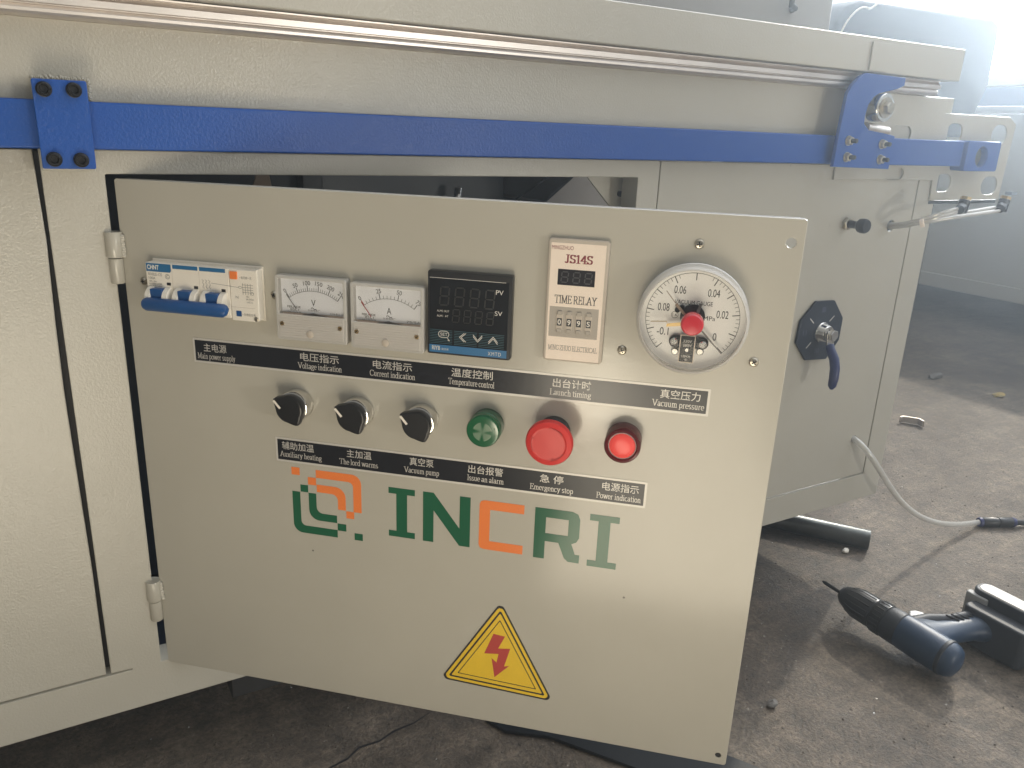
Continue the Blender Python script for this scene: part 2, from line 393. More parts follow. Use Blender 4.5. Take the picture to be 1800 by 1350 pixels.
def rounded(x0, x1, z0, z1, r, n=6):
    pts = []
    for cx, cz, a0 in ((x1 - r, z1 - r, 0), (x0 + r, z1 - r, 90), (x0 + r, z0 + r, 180), (x1 - r, z0 + r, 270)):
        for i in range(n + 1):
            a = math.radians(a0 + 90 * i / n); pts.append((cx + r * math.cos(a), cz + r * math.sin(a)))
    return pts
def circle(cx, cz, r, n=40, rz=None):
    rz = rz or r
    return [(cx + r * math.cos(2 * math.pi * i / n), cz + rz * math.sin(2 * math.pi * i / n)) for i in range(n)]
def stadium(cx, cz, w, h, n=10):
    r = h / 2; pts = []
    for s, a0 in ((1, -90), (-1, 90)):
        for i in range(n + 1):
            a = math.radians(a0 + 180 * i / n); pts.append((cx + s * (w / 2 - r) + r * math.cos(a), cz + r * math.sin(a)))
    return pts

def curve_mesh(cu):
    o = bpy.data.objects.new("tmp", cu); COL.objects.link(o)
    dg = bpy.context.evaluated_depsgraph_get(); dg.update()
    me = bpy.data.meshes.new_from_object(o.evaluated_get(dg))
    bpy.data.objects.remove(o)
    return me

def plate(name, outline, holes, y0, y1, mat, parent=None, loc=None, bevel=0.5):
    """flat plate (outline and holes in x,z mm) between y0 and y1"""
    cu = bpy.data.curves.new(name, 'CURVE'); cu.dimensions = '2D'; cu.fill_mode = 'BOTH'
    for pts in [outline] + holes:
        sp = cu.splines.new('POLY'); sp.points.add(len(pts) - 1); sp.use_cyclic_u = True
        for q, p in zip(sp.points, pts): q.co = (p[0] * MM, p[1] * MM, 0, 1)
    h = abs(y1 - y0) / 2
    b = min(bevel, h * 0.8)
    cu.extrude = (h - b) * MM; cu.bevel_depth = b * MM; cu.bevel_resolution = 1; cu.offset = -b * MM
    me = curve_mesh(cu)
    yc = (y0 + y1) / 2 * MM
    for v in me.vertices: v.co = (v.co.x, yc - v.co.z, v.co.y)
    me.update()
    return finish(name, me, mat, parent, loc, 0, True, angle=40)

_FONT = None
def text_mesh(s, spacing=1.0, bold=0.0):
    cu = bpy.data.curves.new("t", 'FONT'); cu.body = s; cu.size = 1.0; cu.space_character = spacing; cu.offset = bold; cu.resolution_u = 4
    return curve_mesh(cu)
def fit(me, x0, x1, z0, z1, y, rot=0.0, keep=False):
    """place a flat text mesh in the box x0..x1, z0..z1 (mm) at depth y, facing -y"""
    xs = [v.co.x for v in me.vertices]; ys = [v.co.y for v in me.vertices]
    ax, bx, ay, by = min(xs), max(xs), min(ys), max(ys)
    sx = (x1 - x0) / max(bx - ax, 1e-6); sz = (z1 - z0) / max(by - ay, 1e-6)
    if keep:
        sx = sz = min(sx, sz)
    mx, mz = (x0 + x1) / 2, (z0 + z1) / 2
    c, sn = math.cos(math.radians(rot)), math.sin(math.radians(rot))
    for v in me.vertices:
        px = (v.co.x - (ax + bx) / 2) * sx; pz = (v.co.y - (ay + by) / 2) * sz
        v.co = ((mx + px * c - pz * sn) * MM, (y - v.co.z * 0) * MM, (mz + px * sn + pz * c) * MM)
    me.update(); return me
def join(name, meshes, mat, parent, loc=None):
    bm = bmesh.new()
    for me in meshes:
        bm.from_mesh(me); bpy.data.meshes.remove(me)
    # every printed face looks outwards (-y)
    for f in bm.faces:
        f.normal_update()
        if f.normal.y > 0: f.normal_flip()
    me = bpy.data.meshes.new(name); bm.to_mesh(me); bm.free()
    return finish(name, me, mat, parent, loc, 0, False)
def text(s, x0, x1, z0, z1, y, rot=0.0, spacing=1.0, bold=0.0, keep=False):
    return fit(text_mesh(s, spacing, bold), x0, x1, z0, z1, y, rot, keep)

# a roman (serif) letter drawn with a broad pen; cap height 10, x-height 6.6
def arc(cx, cy, rx, ry, a0, a1, n=14):
    return [(cx + rx * math.cos(math.radians(a0 + (a1 - a0) * i / n)), cy + ry * math.sin(math.radians(a0 + (a1 - a0) * i / n))) for i in range(n + 1)]
def sf(x, y, w=2.4): return [(x - w / 2, y), (x + w / 2, y)]
def ln(*p): return list(p)
GL = {
 'M': (10, [ln((1.6, 0), (1.6, 10)), ln((1.6, 10), (5, .6)), ln((5, .6), (8.4, 10)), ln((8.4, 10), (8.4, 0)), sf(1.6, 0), sf(8.4, 0), sf(1.2, 10, 1.8), sf(8.8, 10, 1.8)]),
 'V': (8.4, [ln((1, 10), (4.2, 0)), ln((4.2, 0), (7.4, 10)), sf(1, 10), sf(7.4, 10)]),
 'C': (8, [arc(4.4, 5, 3.5, 5, 40, 320), ln((7.1, 8.2), (7.3, 9.7))]),
 'T': (7.6, [ln((3.8, 0), (3.8, 10)), ln((.5, 10), (7.1, 10)), sf(3.8, 0, 3), ln((.5, 10), (.5, 8.2)), ln((7.1, 10), (7.1, 8.2))]),
 'L': (7, [ln((1.8, 0), (1.8, 10)), ln((.6, 0), (6.4, 0)), ln((6.4, 0), (6.4, 2)), sf(1.8, 10)]),
 'A': (8.4, [ln((1, 0), (4.2, 10)), ln((4.2, 10), (7.4, 0)), ln((2.2, 3.5), (6.3, 3.5)), sf(1, 0), sf(7.4, 0)]),
 'I': (3.6, [ln((1.8, 0), (1.8, 10)), sf(1.8, 0), sf(1.8, 10)]),
 'E': (7, [ln((1.8, 0), (1.8, 10)), ln((.6, 0), (6.2, 0)), ln((.6, 10), (6, 10)), ln((1.8, 5.2), (4.8, 5.2)), ln((6.2, 0), (6.4, 2)), ln((6, 10), (6.1, 8.2)), ln((4.8, 6.2), (4.8, 4.2))]),
 'P': (7, [ln((1.8, 0), (1.8, 10)), ln((.7, 10), (4, 10)), arc(3.8, 7.4, 2.5, 2.6, 90, -90), ln((1.8, 4.8), (3.8, 4.8)), sf(1.8, 0)]),
 'R': (8, [ln((1.8, 0), (1.8, 10)), ln((.7, 10), (4, 10)), arc(3.8, 7.5, 2.4, 2.5, 90, -90), ln((1.8, 5), (3.8, 5)), ln((4, 5), (7, 0)), sf(1.8, 0), sf(7.2, 0, 1.6)]),
 'J': (5, [ln((3, 10), (3, 2)), arc(1.7, 2, 1.3, 2, 0, -150), sf(3, 10)]),
 'S': (6.4, [arc(3.2, 7.5, 2.2, 2.5, 30, 270), arc(3.2, 2.5, 2.3, 2.5, 90, -150), ln((5.2, 8), (5.4, 9.8)), ln((1, 2), (.8, .2))]),
 '1': (5, [ln((2.6, 0), (2.6, 10)), ln((2.6, 10), (1, 8.6)), sf(2.6, 0, 3)]),
 '4': (6.4, [ln((4.4, 0), (4.4, 10)), ln((4.4, 10), (.6, 3)), ln((.6, 3), (6.1, 3)), sf(4.4, 0)]),
 'Y': (8, [ln((1, 10), (4, 5)), ln((7, 10), (4, 5)), ln((4, 5), (4, 0)), sf(1, 10), sf(7, 10), sf(4, 0)]),
 'N': (8.6, [ln((1.7, 0), (1.7, 10)), ln((1.7, 10), (6.9, 0)), ln((6.9, 0), (6.9, 10)), sf(1.7, 0), sf(6.9, 10), sf(1.3, 10, 1.6)]),
 'G': (8.2, [arc(4.4, 5, 3.5, 5, 40, 330), ln((7.1, 8.2), (7.3, 9.7)), ln((7.1, 4.4), (7.1, .9)), sf(7, 4.4)]),
 'Z': (7.2, [ln((1, 10), (6.4, 10)), ln((6.4, 10), (.8, 0)), ln((.8, 0), (6.6, 0)), ln((6.6, 0), (6.7, 2)), ln((1, 10), (1, 8.2))]),
 'H': (8.6, [ln((1.8, 0), (1.8, 10)), ln((6.8, 0), (6.8, 10)), ln((1.8, 5.1), (6.8, 5.1)), sf(1.8, 0), sf(6.8, 0), sf(1.8, 10), sf(6.8, 10)]),
 'U': (8.4, [ln((1.7, 10), (1.7, 3)), arc(4.2, 3, 2.5, 3, 180, 360), ln((6.7, 3), (6.7, 10)), sf(1.7, 10), sf(6.7, 10, 2)]),
 'O': (8.6, [arc(4.3, 5, 3.5, 5, 0, 360, 24)]),
 'a': (5.2, [arc(2.4, 4.9, 1.5, 1.7, 160, 0), ln((3.9, 4.9), (3.9, .3)), arc(2.1, 1.7, 1.5, 1.7, 0, 360), ln((3.9, .5), (4.8, .2))]),
 'c': (5, [arc(2.7, 3.3, 2.1, 3.3, 50, 310)]),
 'd': (5.8, [arc(2.6, 3.2, 1.9, 3.3, 0, 360), ln((4.5, 0), (4.5, 10)), sf(4.1, 10, 1.4), sf(4.8, 0, 1.2)]),
 'e': (5, [arc(2.6, 3.3, 2, 3.3, 0, 310), ln((.8, 3.5), (4.6, 3.5))]),
 'g': (5.4, [arc(2.5, 4.4, 1.7, 2.1, 0, 360), arc(2.6, -.9, 2.1, 1.7, 0, 360), ln((1.4, 2.6), (1.6, .9)), ln((3.6, 6), (5, 6.4))]),
 'h': (5.8, [ln((1.4, 0), (1.4, 10)), arc(2.9, 4.6, 1.5, 1.9, 180, 0), ln((4.4, 4.6), (4.4, 0)), sf(1.4, 0, 2), sf(4.4, 0, 2), sf(1, 10, 1.4)]),
 'i': (3, [ln((1.5, 0), (1.5, 6.6)), ln((1.5, 8.9), (1.5, 9.9)), sf(1.5, 0, 2), sf(1.1, 6.6, 1.2)]),
 'l': (3, [ln((1.5, 0), (1.5, 10)), sf(1.5, 0, 2), sf(1.1, 10, 1.2)]),
 'm': (8.8, [ln((1.4, 0), (1.4, 6.6)), arc(2.9, 4.6, 1.5, 1.9, 180, 0), ln((4.4, 4.6), (4.4, 0)), arc(5.9, 4.6, 1.5, 1.9, 180, 0), ln((7.4, 4.6), (7.4, 0)), sf(1.4, 0, 2), sf(4.4, 0, 1.8), sf(7.4, 0, 2)]),
 'n': (5.8, [ln((1.4, 0), (1.4, 6.6)), arc(2.9, 4.6, 1.5, 1.9, 180, 0), ln((4.4, 4.6), (4.4, 0)), sf(1.4, 0, 2), sf(4.4, 0, 2)]),
 'o': (5.4, [arc(2.7, 3.3, 2.1, 3.3, 0, 360, 20)]),
 'p': (5.8, [ln((1.4, -2.8), (1.4, 6.6)), arc(3.1, 3.3, 1.9, 3.3, 0, 360), sf(1.4, -2.8, 2)]),
 'r': (4.2, [ln((1.4, 0), (1.4, 6.6)), arc(2.9, 4.8, 1.3, 1.6, 170, 50), sf(1.4, 0, 2.2)]),
 's': (4.4, [arc(2.2, 4.9, 1.4, 1.7, 40, 270), arc(2.2, 1.6, 1.5, 1.6, 90, -150)]),
 't': (3.6, [ln((1.5, 8.6), (1.5, 1)), arc(2.5, 1.2, 1, 1.1, 180, 300), ln((.4, 6.5), (3.1, 6.5))]),
 'u': (5.8, [ln((1.3, 6.6), (1.3, 2)), arc(2.8, 2, 1.5, 1.9, 180, 360), ln((4.3, 6.6), (4.3, 0)), sf(.9, 6.6, 1.2), sf(3.9, 6.6, 1.2)]),
 'v': (5.4, [ln((.8, 6.6), (2.7, 0)), ln((2.7, 0), (4.6, 6.6)), sf(.8, 6.6, 1.8), sf(4.6, 6.6, 1.8)]),
 'w': (8, [ln((.8, 6.6), (2.4, 0)), ln((2.4, 0), (4, 6.6)), ln((4, 6.6), (5.6, 0)), ln((5.6, 0), (7.2, 6.6)), sf(.8, 6.6, 1.8), sf(7.2, 6.6, 1.8)]),
 'x': (5.4, [ln((.8, 6.6), (4.6, 0)), ln((4.6, 6.6), (.8, 0)), sf(.8, 0, 1.6), sf(4.6, 0, 1.6), sf(.8, 6.6, 1.6), sf(4.6, 6.6, 1.6)]),
 'y': (5.4, [ln((.8, 6.6), (2.8, 0)), ln((4.6, 6.6), (1.6, -2.8)), sf(.8, 6.6, 1.8), sf(4.6, 6.6, 1.8)]),
 ' ': (2.6, []),
}
def pen_hull(p, q, hw, hh):
    pts = []
    for (x, y) in (p, q):
        pts += [(x - hw, y - hh), (x + hw, y - hh), (x + hw, y + hh), (x - hw, y + hh)]
    pts = sorted(set(pts))
    def half(ps):
        h = []
        for c in ps:
            while len(h) >= 2 and (h[-1][0] - h[-2][0]) * (c[1] - h[-2][1]) - (h[-1][1] - h[-2][1]) * (c[0] - h[-2][0]) <= 0: h.pop()
            h.append(c)
        return h
    a = half(pts); b = half(pts[::-1])
    return a[:-1] + b[:-1]
def serif(s, x0, x1, z0, z1, y, weight=0.62, thin=0.26, top=10.0, bottom=0.0):
    """roman lettering with baseline at z0 and cap line at z1, width fitted to x0..x1"""
    tot = sum(GL[c][0] for c in s)
    sx = (x1 - x0) / tot; sz = (z1 - z0) / (top - bottom)
    bm = bmesh.new(); x = 0.0; k = 0
    for c in s:
        adv, strokes = GL[c]
        for st in strokes:
            for p, q in zip(st[:-1], st[1:]):
                pts = pen_hull(p, q, weight / 1.0, thin)
                k = (k + 1) % 7
                bm.faces.new([bm.verts.new(((x0 + (x + px) * sx) * MM, (y - k * 0.012) * MM, (z0 + (py - bottom) * sz) * MM)) for px, py in pts])
        x += adv
    me = bpy.data.meshes.new("serif"); bm.to_mesh(me); bm.free()
    return me
def strokes(segs, y, w):
    """flat printed lines: segs = [((x,z),(x,z))] mm, width w"""
    bm = bmesh.new()
    for i, (p, q) in enumerate(segs):
        p = Vector(p); q = Vector(q); d = (q - p)
        if d.length < 1e-6: continue
        d.normalize(); n = Vector((-d.y, d.x)) * w / 2
        yy = (y - (i % 5) * 0.012) * MM
        bm.faces.new([bm.verts.new((a.x * MM, yy, a.y * MM)) for a in (p + n, p - n, q - n, q + n)])
    me = bpy.data.meshes.new("lines"); bm.to_mesh(me); bm.free(); return me
def fills(polys, y):
    bm = bmesh.new()
    for i, pts in enumerate(polys):
        bm.faces.new([bm.verts.new((p[0] * MM, (y - (i % 5) * 0.012) * MM, p[1] * MM)) for p in pts])
    me = bpy.data.meshes.new("fills"); bm.to_mesh(me); bm.free(); return me
def polyline(pts): return list(zip(pts[:-1], pts[1:]))

def tag(o, label=None, cat=None, group=None, kind=None):
    if label: o["label"] = label
    if cat: o["category"] = cat
    if group: o["group"] = group
    if kind: o["kind"] = kind
    return o
def empty(name, loc, rz=0.0):
    o = bpy.data.objects.new(name, None); COL.objects.link(o)
    o.empty_display_size = 0.02
    o.location = Vector(loc) * MM; o.rotation_euler = (0, 0, rz)
    return o
def copy_tree(o, parent=None):
    c = o.copy(); COL.objects.link(c)
    if parent: c.parent = parent
    for ch in list(o.children): copy_tree(ch, c)
    return c

# ------------------------------------------------------------------ setting
FZ = -165.0
fl = MB().box(-5900, 9110, -5900, 9000, FZ - 60, FZ).build("floor", 'floor', smooth=False); fl["kind"] = "structure"
wl_ = MB().box(9000, 9100, -5800, 2300, FZ + .5, 2500).box(9000, 9100, 5200, 8900, FZ + .5, 2500).build("wall", 'palewall', smooth=False)
wl_["kind"] = "structure"
m, nt, b = nodes_of("bright_daylight")
b.inputs["Base Color"].default_value = (0, 0, 0, 1); b.inputs["Emission Color"].default_value = (0.93, 0.97, 1, 1); b.inputs["Emission Strength"].default_value = 3.0
M['daylight'] = m
sky = MB().box(9200, 9250, -2000, 9000, FZ, 4200).build("sky", 'daylight', smooth=False); sky["kind"] = "structure"
# added haze volume standing in for lens glare towards the doorway
m = bpy.data.materials.new("glare_veil"); m.use_nodes = True
nt = m.node_tree
for n in list(nt.nodes):
    if n.type != 'OUTPUT_MATERIAL': nt.nodes.remove(n)
pv_ = nt.nodes.new("ShaderNodeVolumePrincipled")
pv_.inputs["Color"].default_value = (0.80, 0.90, 1.0, 1); pv_.inputs["Density"].default_value = 0.085; pv_.inputs["Anisotropy"].default_value = 0.76
nt.links.new(pv_.outputs[0], [n for n in nt.nodes if n.type == 'OUTPUT_MATERIAL'][0].inputs["Volume"])
M['haze'] = m
hz = MB().box(-6100, 9150, -6100, 9150, FZ - 1000, 2650).build("haze", 'haze', smooth=False); hz["kind"] = "stuff"

# ------------------------------------------------------------------ machine cabinet
A = 0.73139
cab = tag(empty("machine_cabinet", (0, 0, FZ)), "pale grey painted steel machine cabinet standing behind the open control door", "machine")
K = (0, 0, -FZ)     # children are written in world millimetres; shift them to the cabinet's base
plate("front_frame", [(-620, -45), (1134, -45), (1134, 502), (1088.6, 502), (1088.6, 1.2), (586.2, 1.2), (586.2, 502), (583.6, 502), (583.6, 502.6), (-52, 502.6), (-52, 3.2), (-33, 2.6), (-33, 1.4), (-620, 1.4)],
      [rounded(-6, 554.6, 2.2, 483.2, 1.5)], 0, 30, 'paint', cab, K, 1.0)
plate("front_panel", [(-620, 3.4), (-56, 3.4), (-55.4, 120), (-57.5, 300), (-56.6, 360), (-54.6, 430), (-56, 502), (-620, 502)], [], 0.5, 8, 'paint', cab, K, 1.2)
plate("front_panel", rounded(588, 1086.6, 3.4, 502, 1.5), [circle(1040.5, 415.3, 8.5, 24), circle(1046, 71, 6, 24)], 0.6, 6, 'paint', cab, K, 1.0)
MB().box(-620, 1134, 0, 26, 503.2, 599.3).build("upper_panel", 'paint', cab, K, bevel=0.8)
# extruded aluminium edge profile
sec = [(10, 599.2), (-13, 599.2), (-15.5, 600.2), (-17, 602), (-17.2, 604.2), (-16.2, 606.4), (-14.4, 607.2), (-14.4, 607.9), (-19.6, 608.2), (-19.9, 613.0), (-17.6, 614.2), (-15.4, 616.0), (-14.8, 617.2), (-18.0, 617.6), (-18.2, 618.8), (-14, 619.3), (10, 619.3)]
al = MB().sweep_x(sec, -640, 1066).build("aluminium_edge_profile", 'alu', cab, K, angle=25)
MB().box(-640, 1091, -30, 40, 619.6, 661.4).build("table_beam", 'paint', cab, K, bevel=1.6, seg=3)
plate("joint_plate", [(890, 621), (924, 621), (924, 655.5), (890, 655.5)], [], -33, -30.2, 'paint', cab, K, 0.6)
# box behind the fascia, right end left open to let light in
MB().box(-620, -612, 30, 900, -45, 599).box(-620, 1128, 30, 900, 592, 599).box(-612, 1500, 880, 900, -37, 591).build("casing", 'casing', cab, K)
MB().box(-75, -40, 14, 18, 3, 500).build("gap_shade_strip", 'rubber', cab, K)  # black strip added behind the seam to keep the gap dark
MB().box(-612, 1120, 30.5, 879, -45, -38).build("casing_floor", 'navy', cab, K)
g = plate("gusset_plate", [(508, 483), (562, 483), (572, 473), (572, 420), (553, 440)], [], 40, 43, 'paint', cab, K, 0.4)
MB().lathe([(3.6, 0), (3.6, 3), (2.2, 3.6)], (559.5, 40, 461), seg=12).build("bolt_head", 'blackox', g)
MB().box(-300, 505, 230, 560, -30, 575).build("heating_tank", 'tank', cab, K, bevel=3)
MB().box(215, 240, 205, 229.5, 300, 560).build("tank_rib", 'tank', cab, K, bevel=2)
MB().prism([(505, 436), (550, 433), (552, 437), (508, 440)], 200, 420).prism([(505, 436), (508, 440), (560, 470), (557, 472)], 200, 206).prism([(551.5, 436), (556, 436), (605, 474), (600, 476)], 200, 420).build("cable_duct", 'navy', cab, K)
plate("bracket_strip", [(150, 480), (163, 480), (166, 462), (166, 440), (146, 440), (146, 462), (149, 470)], [], 150, 154, 'strap', cab, K, 0.4)
MB().lathe([(5, 0), (5, 18), (4, 20)], (418, 200, 436), (0, 0, 1), seg=14).build("valve_stub", 'chrome', cab, K)
MB().box(60, 130, 8, 60, -75, -45.3).build("foot_block", 'rubber', cab, K, bevel=2)
# weld beads where the guide bracket meets the cabinet
wb = MB()
for i in range(26):
    x = -49 + i * 1.5
    wb.lathe([(0.2, -1.2), (1.6, -0.4), (1.9, 0.8), (0.2, 2.2)], (x + random.uniform(-.5, .5), 0, 556.5 + random.uniform(-.8, .8)), seg=8)
for i in range(12):
    wb.lathe([(0.2, -1.2), (1.5, -0.4), (1.8, 0.8), (0.2, 2.4)], (-10.6 + random.uniform(-.6, .6), 0, 541.5 + i * 1.25), seg=8)
wb.build("weld_bead", 'paint', cab, K)

# ------------------------------------------------------------------ control door, open on its left hinges
def on_door(name, u, z):  # an Empty on the face of the door
    return empty(name, (u * math.cos(A), -u * math.sin(A), z), -A)
door = tag(on_door("control_door", 0, 0), "wide open pale grey control door carrying the meters and switches", "door")
plate("door_sheet", rounded(0.3, 555.2, 0.4, 480, 2.5), [circle(545.9, 462.9, 3.6, 20), circle(547.6, 9.9, 2.6, 20), rounded(31, 128, 376, 410, 2), circle(483, 403, 38)], 0, 1.6, 'door', door, None, 0.55)
MB().box(2, 553.5, 1.7, 16, 477.6, 479.6).box(2, 553.5, 1.7, 16, 0.8, 2.6).box(553.2, 554.9, 1.7, 16, 1, 479.5).build("folded_edge", 'door', door, bevel=0.5)
MB().lathe([(3.4, 0), (3.4, .6)], (547.6, 2.0, 9.9), seg=16).build("hole_shade_disc", 'rubber', door)  # black disc added behind the hole so it looks dark
for zc, s in ((414, 1), (75, 1)):
    h = MB().lathe([(1, 0), (6.6, .4), (7, 1.4), (7, 21), (6.6, 22)], (-3.2, -4.2, zc), (0, 0, 1), seg=24).build("hinge", 'door', door)
    MB().lathe([(5.4, -22), (5.8, -21.4), (5.8, -.6)], (-3.2, -4.2, zc), (0, 0, 1), seg=24).build("hinge_pin_barrel", 'door', h)
    wd = MB()
    for i in range(9):
        wd.lathe([(0.3, -1.6), (1.9, -.6), (2.2, 1), (0.3, 2.6)], (3.6 + random.uniform(-.6, .6), -1.6, zc + 2 + i * 2.0), seg=9)
    wd.build("weld_bead", 'door', h)

# -- label strips
def strip(name, x0, x1, z0, z1, label, rows):
    t = tag(on_door(name, 0, 0), label, "label strip")
    plate("silver_border", rounded(x0, x1, z0, z1, .3, 2), [rounded(x0 + 1.7, x1 - 1.9, z0 + 1.9, z1 - 1.9, .2, 2)], -.38, -.02, 'silver', t, None, .05)
    plate("black_field", rounded(x0 + 1.65, x1 - 1.85, z0 + 1.85, z1 - 1.85, .2, 2), [], -.34, -.02, 'strip', t, None, .04)
    cn = []; en = []
    for (c, cu, cw, cz, es, eu, ew, ez) in rows:
        join("chinese_lettering", [text(c, cu - cw / 2, cu + cw / 2, cz - 3.7, cz + 3.7, -.40, bold=0.004)], 'silver', t)
        join("english_lettering", [serif(es, eu - ew / 2, eu + ew / 2, ez - 2.3, ez + 2.7, -.40, weight=.5)], 'silver', t)
    return t
strip("label_strip", 61.2, 503.2, 326.0, 348.4, "longer black label strip below the meters, starting with Main power supply", [
    ("主电源", 82.2, 21.9, 340.4, "Main power supply", 83, 36.1, 332.4), ("电压指示", 180, 35.2, 341, "Voltage indication", 180, 40, 333),
    ("电流指示", 245.2, 34.4, 341, "Current indication", 245, 40, 333), ("温度控制", 313.6, 34.9, 341, "Temperature control", 313.2, 39, 333),
    ("出台计时", 395.8, 30.6, 341, "Launch timing", 395, 33.4, 333), ("真空压力", 480.7, 30.6, 341, "Vacuum pressure", 479.7, 39.8, 333)])
strip("label_strip", 134.9, 462.6, 241.2, 264.4, "shorter black label strip under the knobs, starting with Auxiliary heating", [
    ("辅助加温", 156.2, 30.5, 257, "Auxiliary heating", 158.7, 39.8, 248.6), ("主加温", 213.8, 22.9, 257, "The lord warms", 213.3, 36, 248.6),
    ("真空泵", 271, 21.6, 257, "Vacuum pump", 271, 31.6, 248.6), ("出台报警", 327.6, 30.4, 256.8, "Issue an alarm", 327.6, 32, 248.6),
    ("急 停", 384.1, 19.9, 256.6, "Emergency stop", 384.4, 36.8, 248), ("电源指示", 441.3, 29.9, 256.6, "Power indication", 440.2, 36.6, 247.8)])

# -- logo
t = tag(on_door("company_logo", 0, 0), "orange and green INCRI logo stuck on the grey door", "logo")
def piece(name, polys, mat):
    me = fills(polys, -.22); bmx = bmesh.new(); bmx.from_mesh(me); bpy.data.meshes.remove(me)
    r = bmesh.ops.extrude_face_region(bmx, geom=bmx.faces[:])
    for v in r['geom']:
        if isinstance(v, bmesh.types.BMVert): v.co.y = -.02 * MM
    bmesh.ops.recalc_face_normals(bmx, faces=bmx.faces[:])
    me = bpy.data.meshes.new(name); bmx.to_mesh(me); bmx.free()
    return finish(name, me, mat, t, None, 0, False)
def elbow(x0, x1, z0, z1, w, r, right=True):
    """an L with rounded outer corner: top and right legs (right=True) or left and bottom legs"""
    o = []
    if right:
        o += [(x0, z1)] + [(x1 - r + r * math.cos(a), z1 - r + r * math.sin(a)) for a in [math.pi / 2 - i * math.pi / 16 for i in range(9)]] + [(x1, z0), (x1 - w, z0)]
        ri = max(r - w * .55, 2)
        o += [(x1 - w - ri + ri * math.cos(a), z1 - w - ri + ri * math.sin(a)) for a in [i * math.pi / 16 for i in range(9)]] + [(x0, z1 - w)]
    else:
        o += [(x1, z0)] + [(x0 + r + r * math.cos(a), z0 + r + r * math.sin(a)) for a in [-math.pi / 2 - i * math.pi / 16 for i in range(9)]] + [(x0, z1), (x0 + w, z1)]
        ri = max(r - w * .55, 2)
        o += [(x0 + w + ri + ri * math.cos(a), z0 + w + ri + ri * math.sin(a)) for a in [math.pi + i * math.pi / 16 for i in range(9)]] + [(x1, z0 + w)]
    return o
def sq(x0, x1, z0, z1): return [(x0, z0), (x1, z0), (x1, z1), (x0, z1)]
piece("orange_emblem_half", [elbow(172.2, 215, 200.2, 236.8, 7.6, 9), elbow(172.6, 200, 200.6, 222.6, 7.4, 10), sq(148.8, 156.6, 229.6, 236.9), sq(164.4, 172.1, 221.6, 228.9), sq(200.4, 207.8, 193.2, 200.1)], 'orange')
piece("green_emblem_half", [elbow(148.6, 191.4, 172.2, 213.2, 7.6, 9, False), elbow(164.4, 191.2, 186.8, 213.4, 7.4, 10, False), sq(156.8, 164.2, 213.6, 220.6), sq(191.6, 199.9, 179.6, 186.6), sq(207.8, 215.6, 172.4, 179.2)], 'green')
def letter_I(x0, x1, z0, z1):
    m_ = (x0 + x1) / 2; w = 5.0
    return [(x0, z0), (x1, z0), (x1, z0 + 5.8), (m_ + w, z0 + 5.8), (m_ + w, z1 - 5.8), (x1, z1 - 5.8), (x1, z1), (x0, z1), (x0, z1 - 5.8), (m_ - w, z1 - 5.8), (m_ - w, z0 + 5.8), (x0, z0 + 5.8)]
piece("logo_letter", [letter_I(240.6, 264.9, 182.0, 229.8)], 'green')
piece("logo_letter", [[(272.4, 181.8), (282.0, 181.8), (282.0, 213), (305.6, 181.8), (315.2, 181.8), (315.2, 229.8), (305.6, 229.8), (305.6, 198.6), (282.0, 229.8), (272.4, 229.8)]], 'green')
piece("logo_letter", [[(327.5, 182.2), (362.4, 182.2), (362.4, 190.6), (332.6, 190.6), (332.6, 220.8), (362.4, 220.8), (362.4, 229.2), (327.5, 229.2), (324.4, 228), (323.2, 225), (323.2, 186.4), (324.4, 183.4)]], 'orange')
piece("logo_letter", [[(371.8, 181.4), (381.4, 181.4), (381.4, 198.4), (393, 198.4), (398.6, 184.6), (402, 181.6), (411.6, 181.4), (411.6, 189.2), (407.8, 189.2), (404.2, 198.9), (408.2, 201), (410.4, 205.2), (410.4, 222.6), (408.4, 227.4), (403.6, 229.2), (371.8, 229.2), (371.8, 206), (381.4, 206), (381.4, 221), (400.8, 221), (400.8, 206), (371.8, 205.99)]], 'green')
piece("logo_letter", [letter_I(418.4, 443.1, 180.6, 229.6)], 'green')

# -- warning triangle
t = tag(on_door("warning_sign", 0, 0), "yellow triangular high voltage warning sticker with red lightning arrow", "warning sign")
def tri(s, r):
    V = [Vector((345.4, 131.6)), Vector((290.8, 40.2)), Vector((397.0, 36.0))]
    c = sum(V, Vector((0, 0))) / 3
    V = [c + (v - c) * s for v in V]
    out = []
    for i in range(3):
        p, a, b_ = V[i], V[i - 1], V[(i + 1) % 3]
        da = (a - p).normalized(); db = (b_ - p).normalized()
        bis = (da + db).normalized(); hf = da.angle(db) / 2
        cc = p + bis * (r / math.sin(hf))
        a0 = math.atan2(-(-da.x), -da.y) ; n1 = Vector((-da.y, da.x)); n1 = n1 if n1.dot(bis) < 0 else -n1
        n2 = Vector((-db.y, db.x)); n2 = n2 if n2.dot(bis) < 0 else -n2
        for k in range(6):
            n = (n1.lerp(n2, k / 5)).normalized(); out.append(tuple(cc + n * r))
    return out
plate("yellow_backing", tri(1.0, 4.0), [], -.30, -.02, 'yellow', t, None, .04)
def ring(name, s0, s1, r0, r1, mat):
    return plate(name, tri(s0, r0), [tri(s1, r1)], -.36, -.28, mat, t, None, .01)
ring("black_border", 1.005, .955, 4.0, 3.4, 'ink'); ring("black_border", .865, .815, 1.2, .8, 'ink'); ring("black_border", .705, .68, .5, .4, 'ink')
plate("lightning_arrow", [(339.6, 97.6), (350.4, 96.6), (344.4, 82.8), (355.6, 84.6), (350.6, 64.6), (355.4, 66.2), (342.0, 51.2), (338.6, 71.6), (343.4, 67.4), (345.0, 77.0), (331.6, 75.2)], [], -.38, -.28, 'redink', t, None, .01)

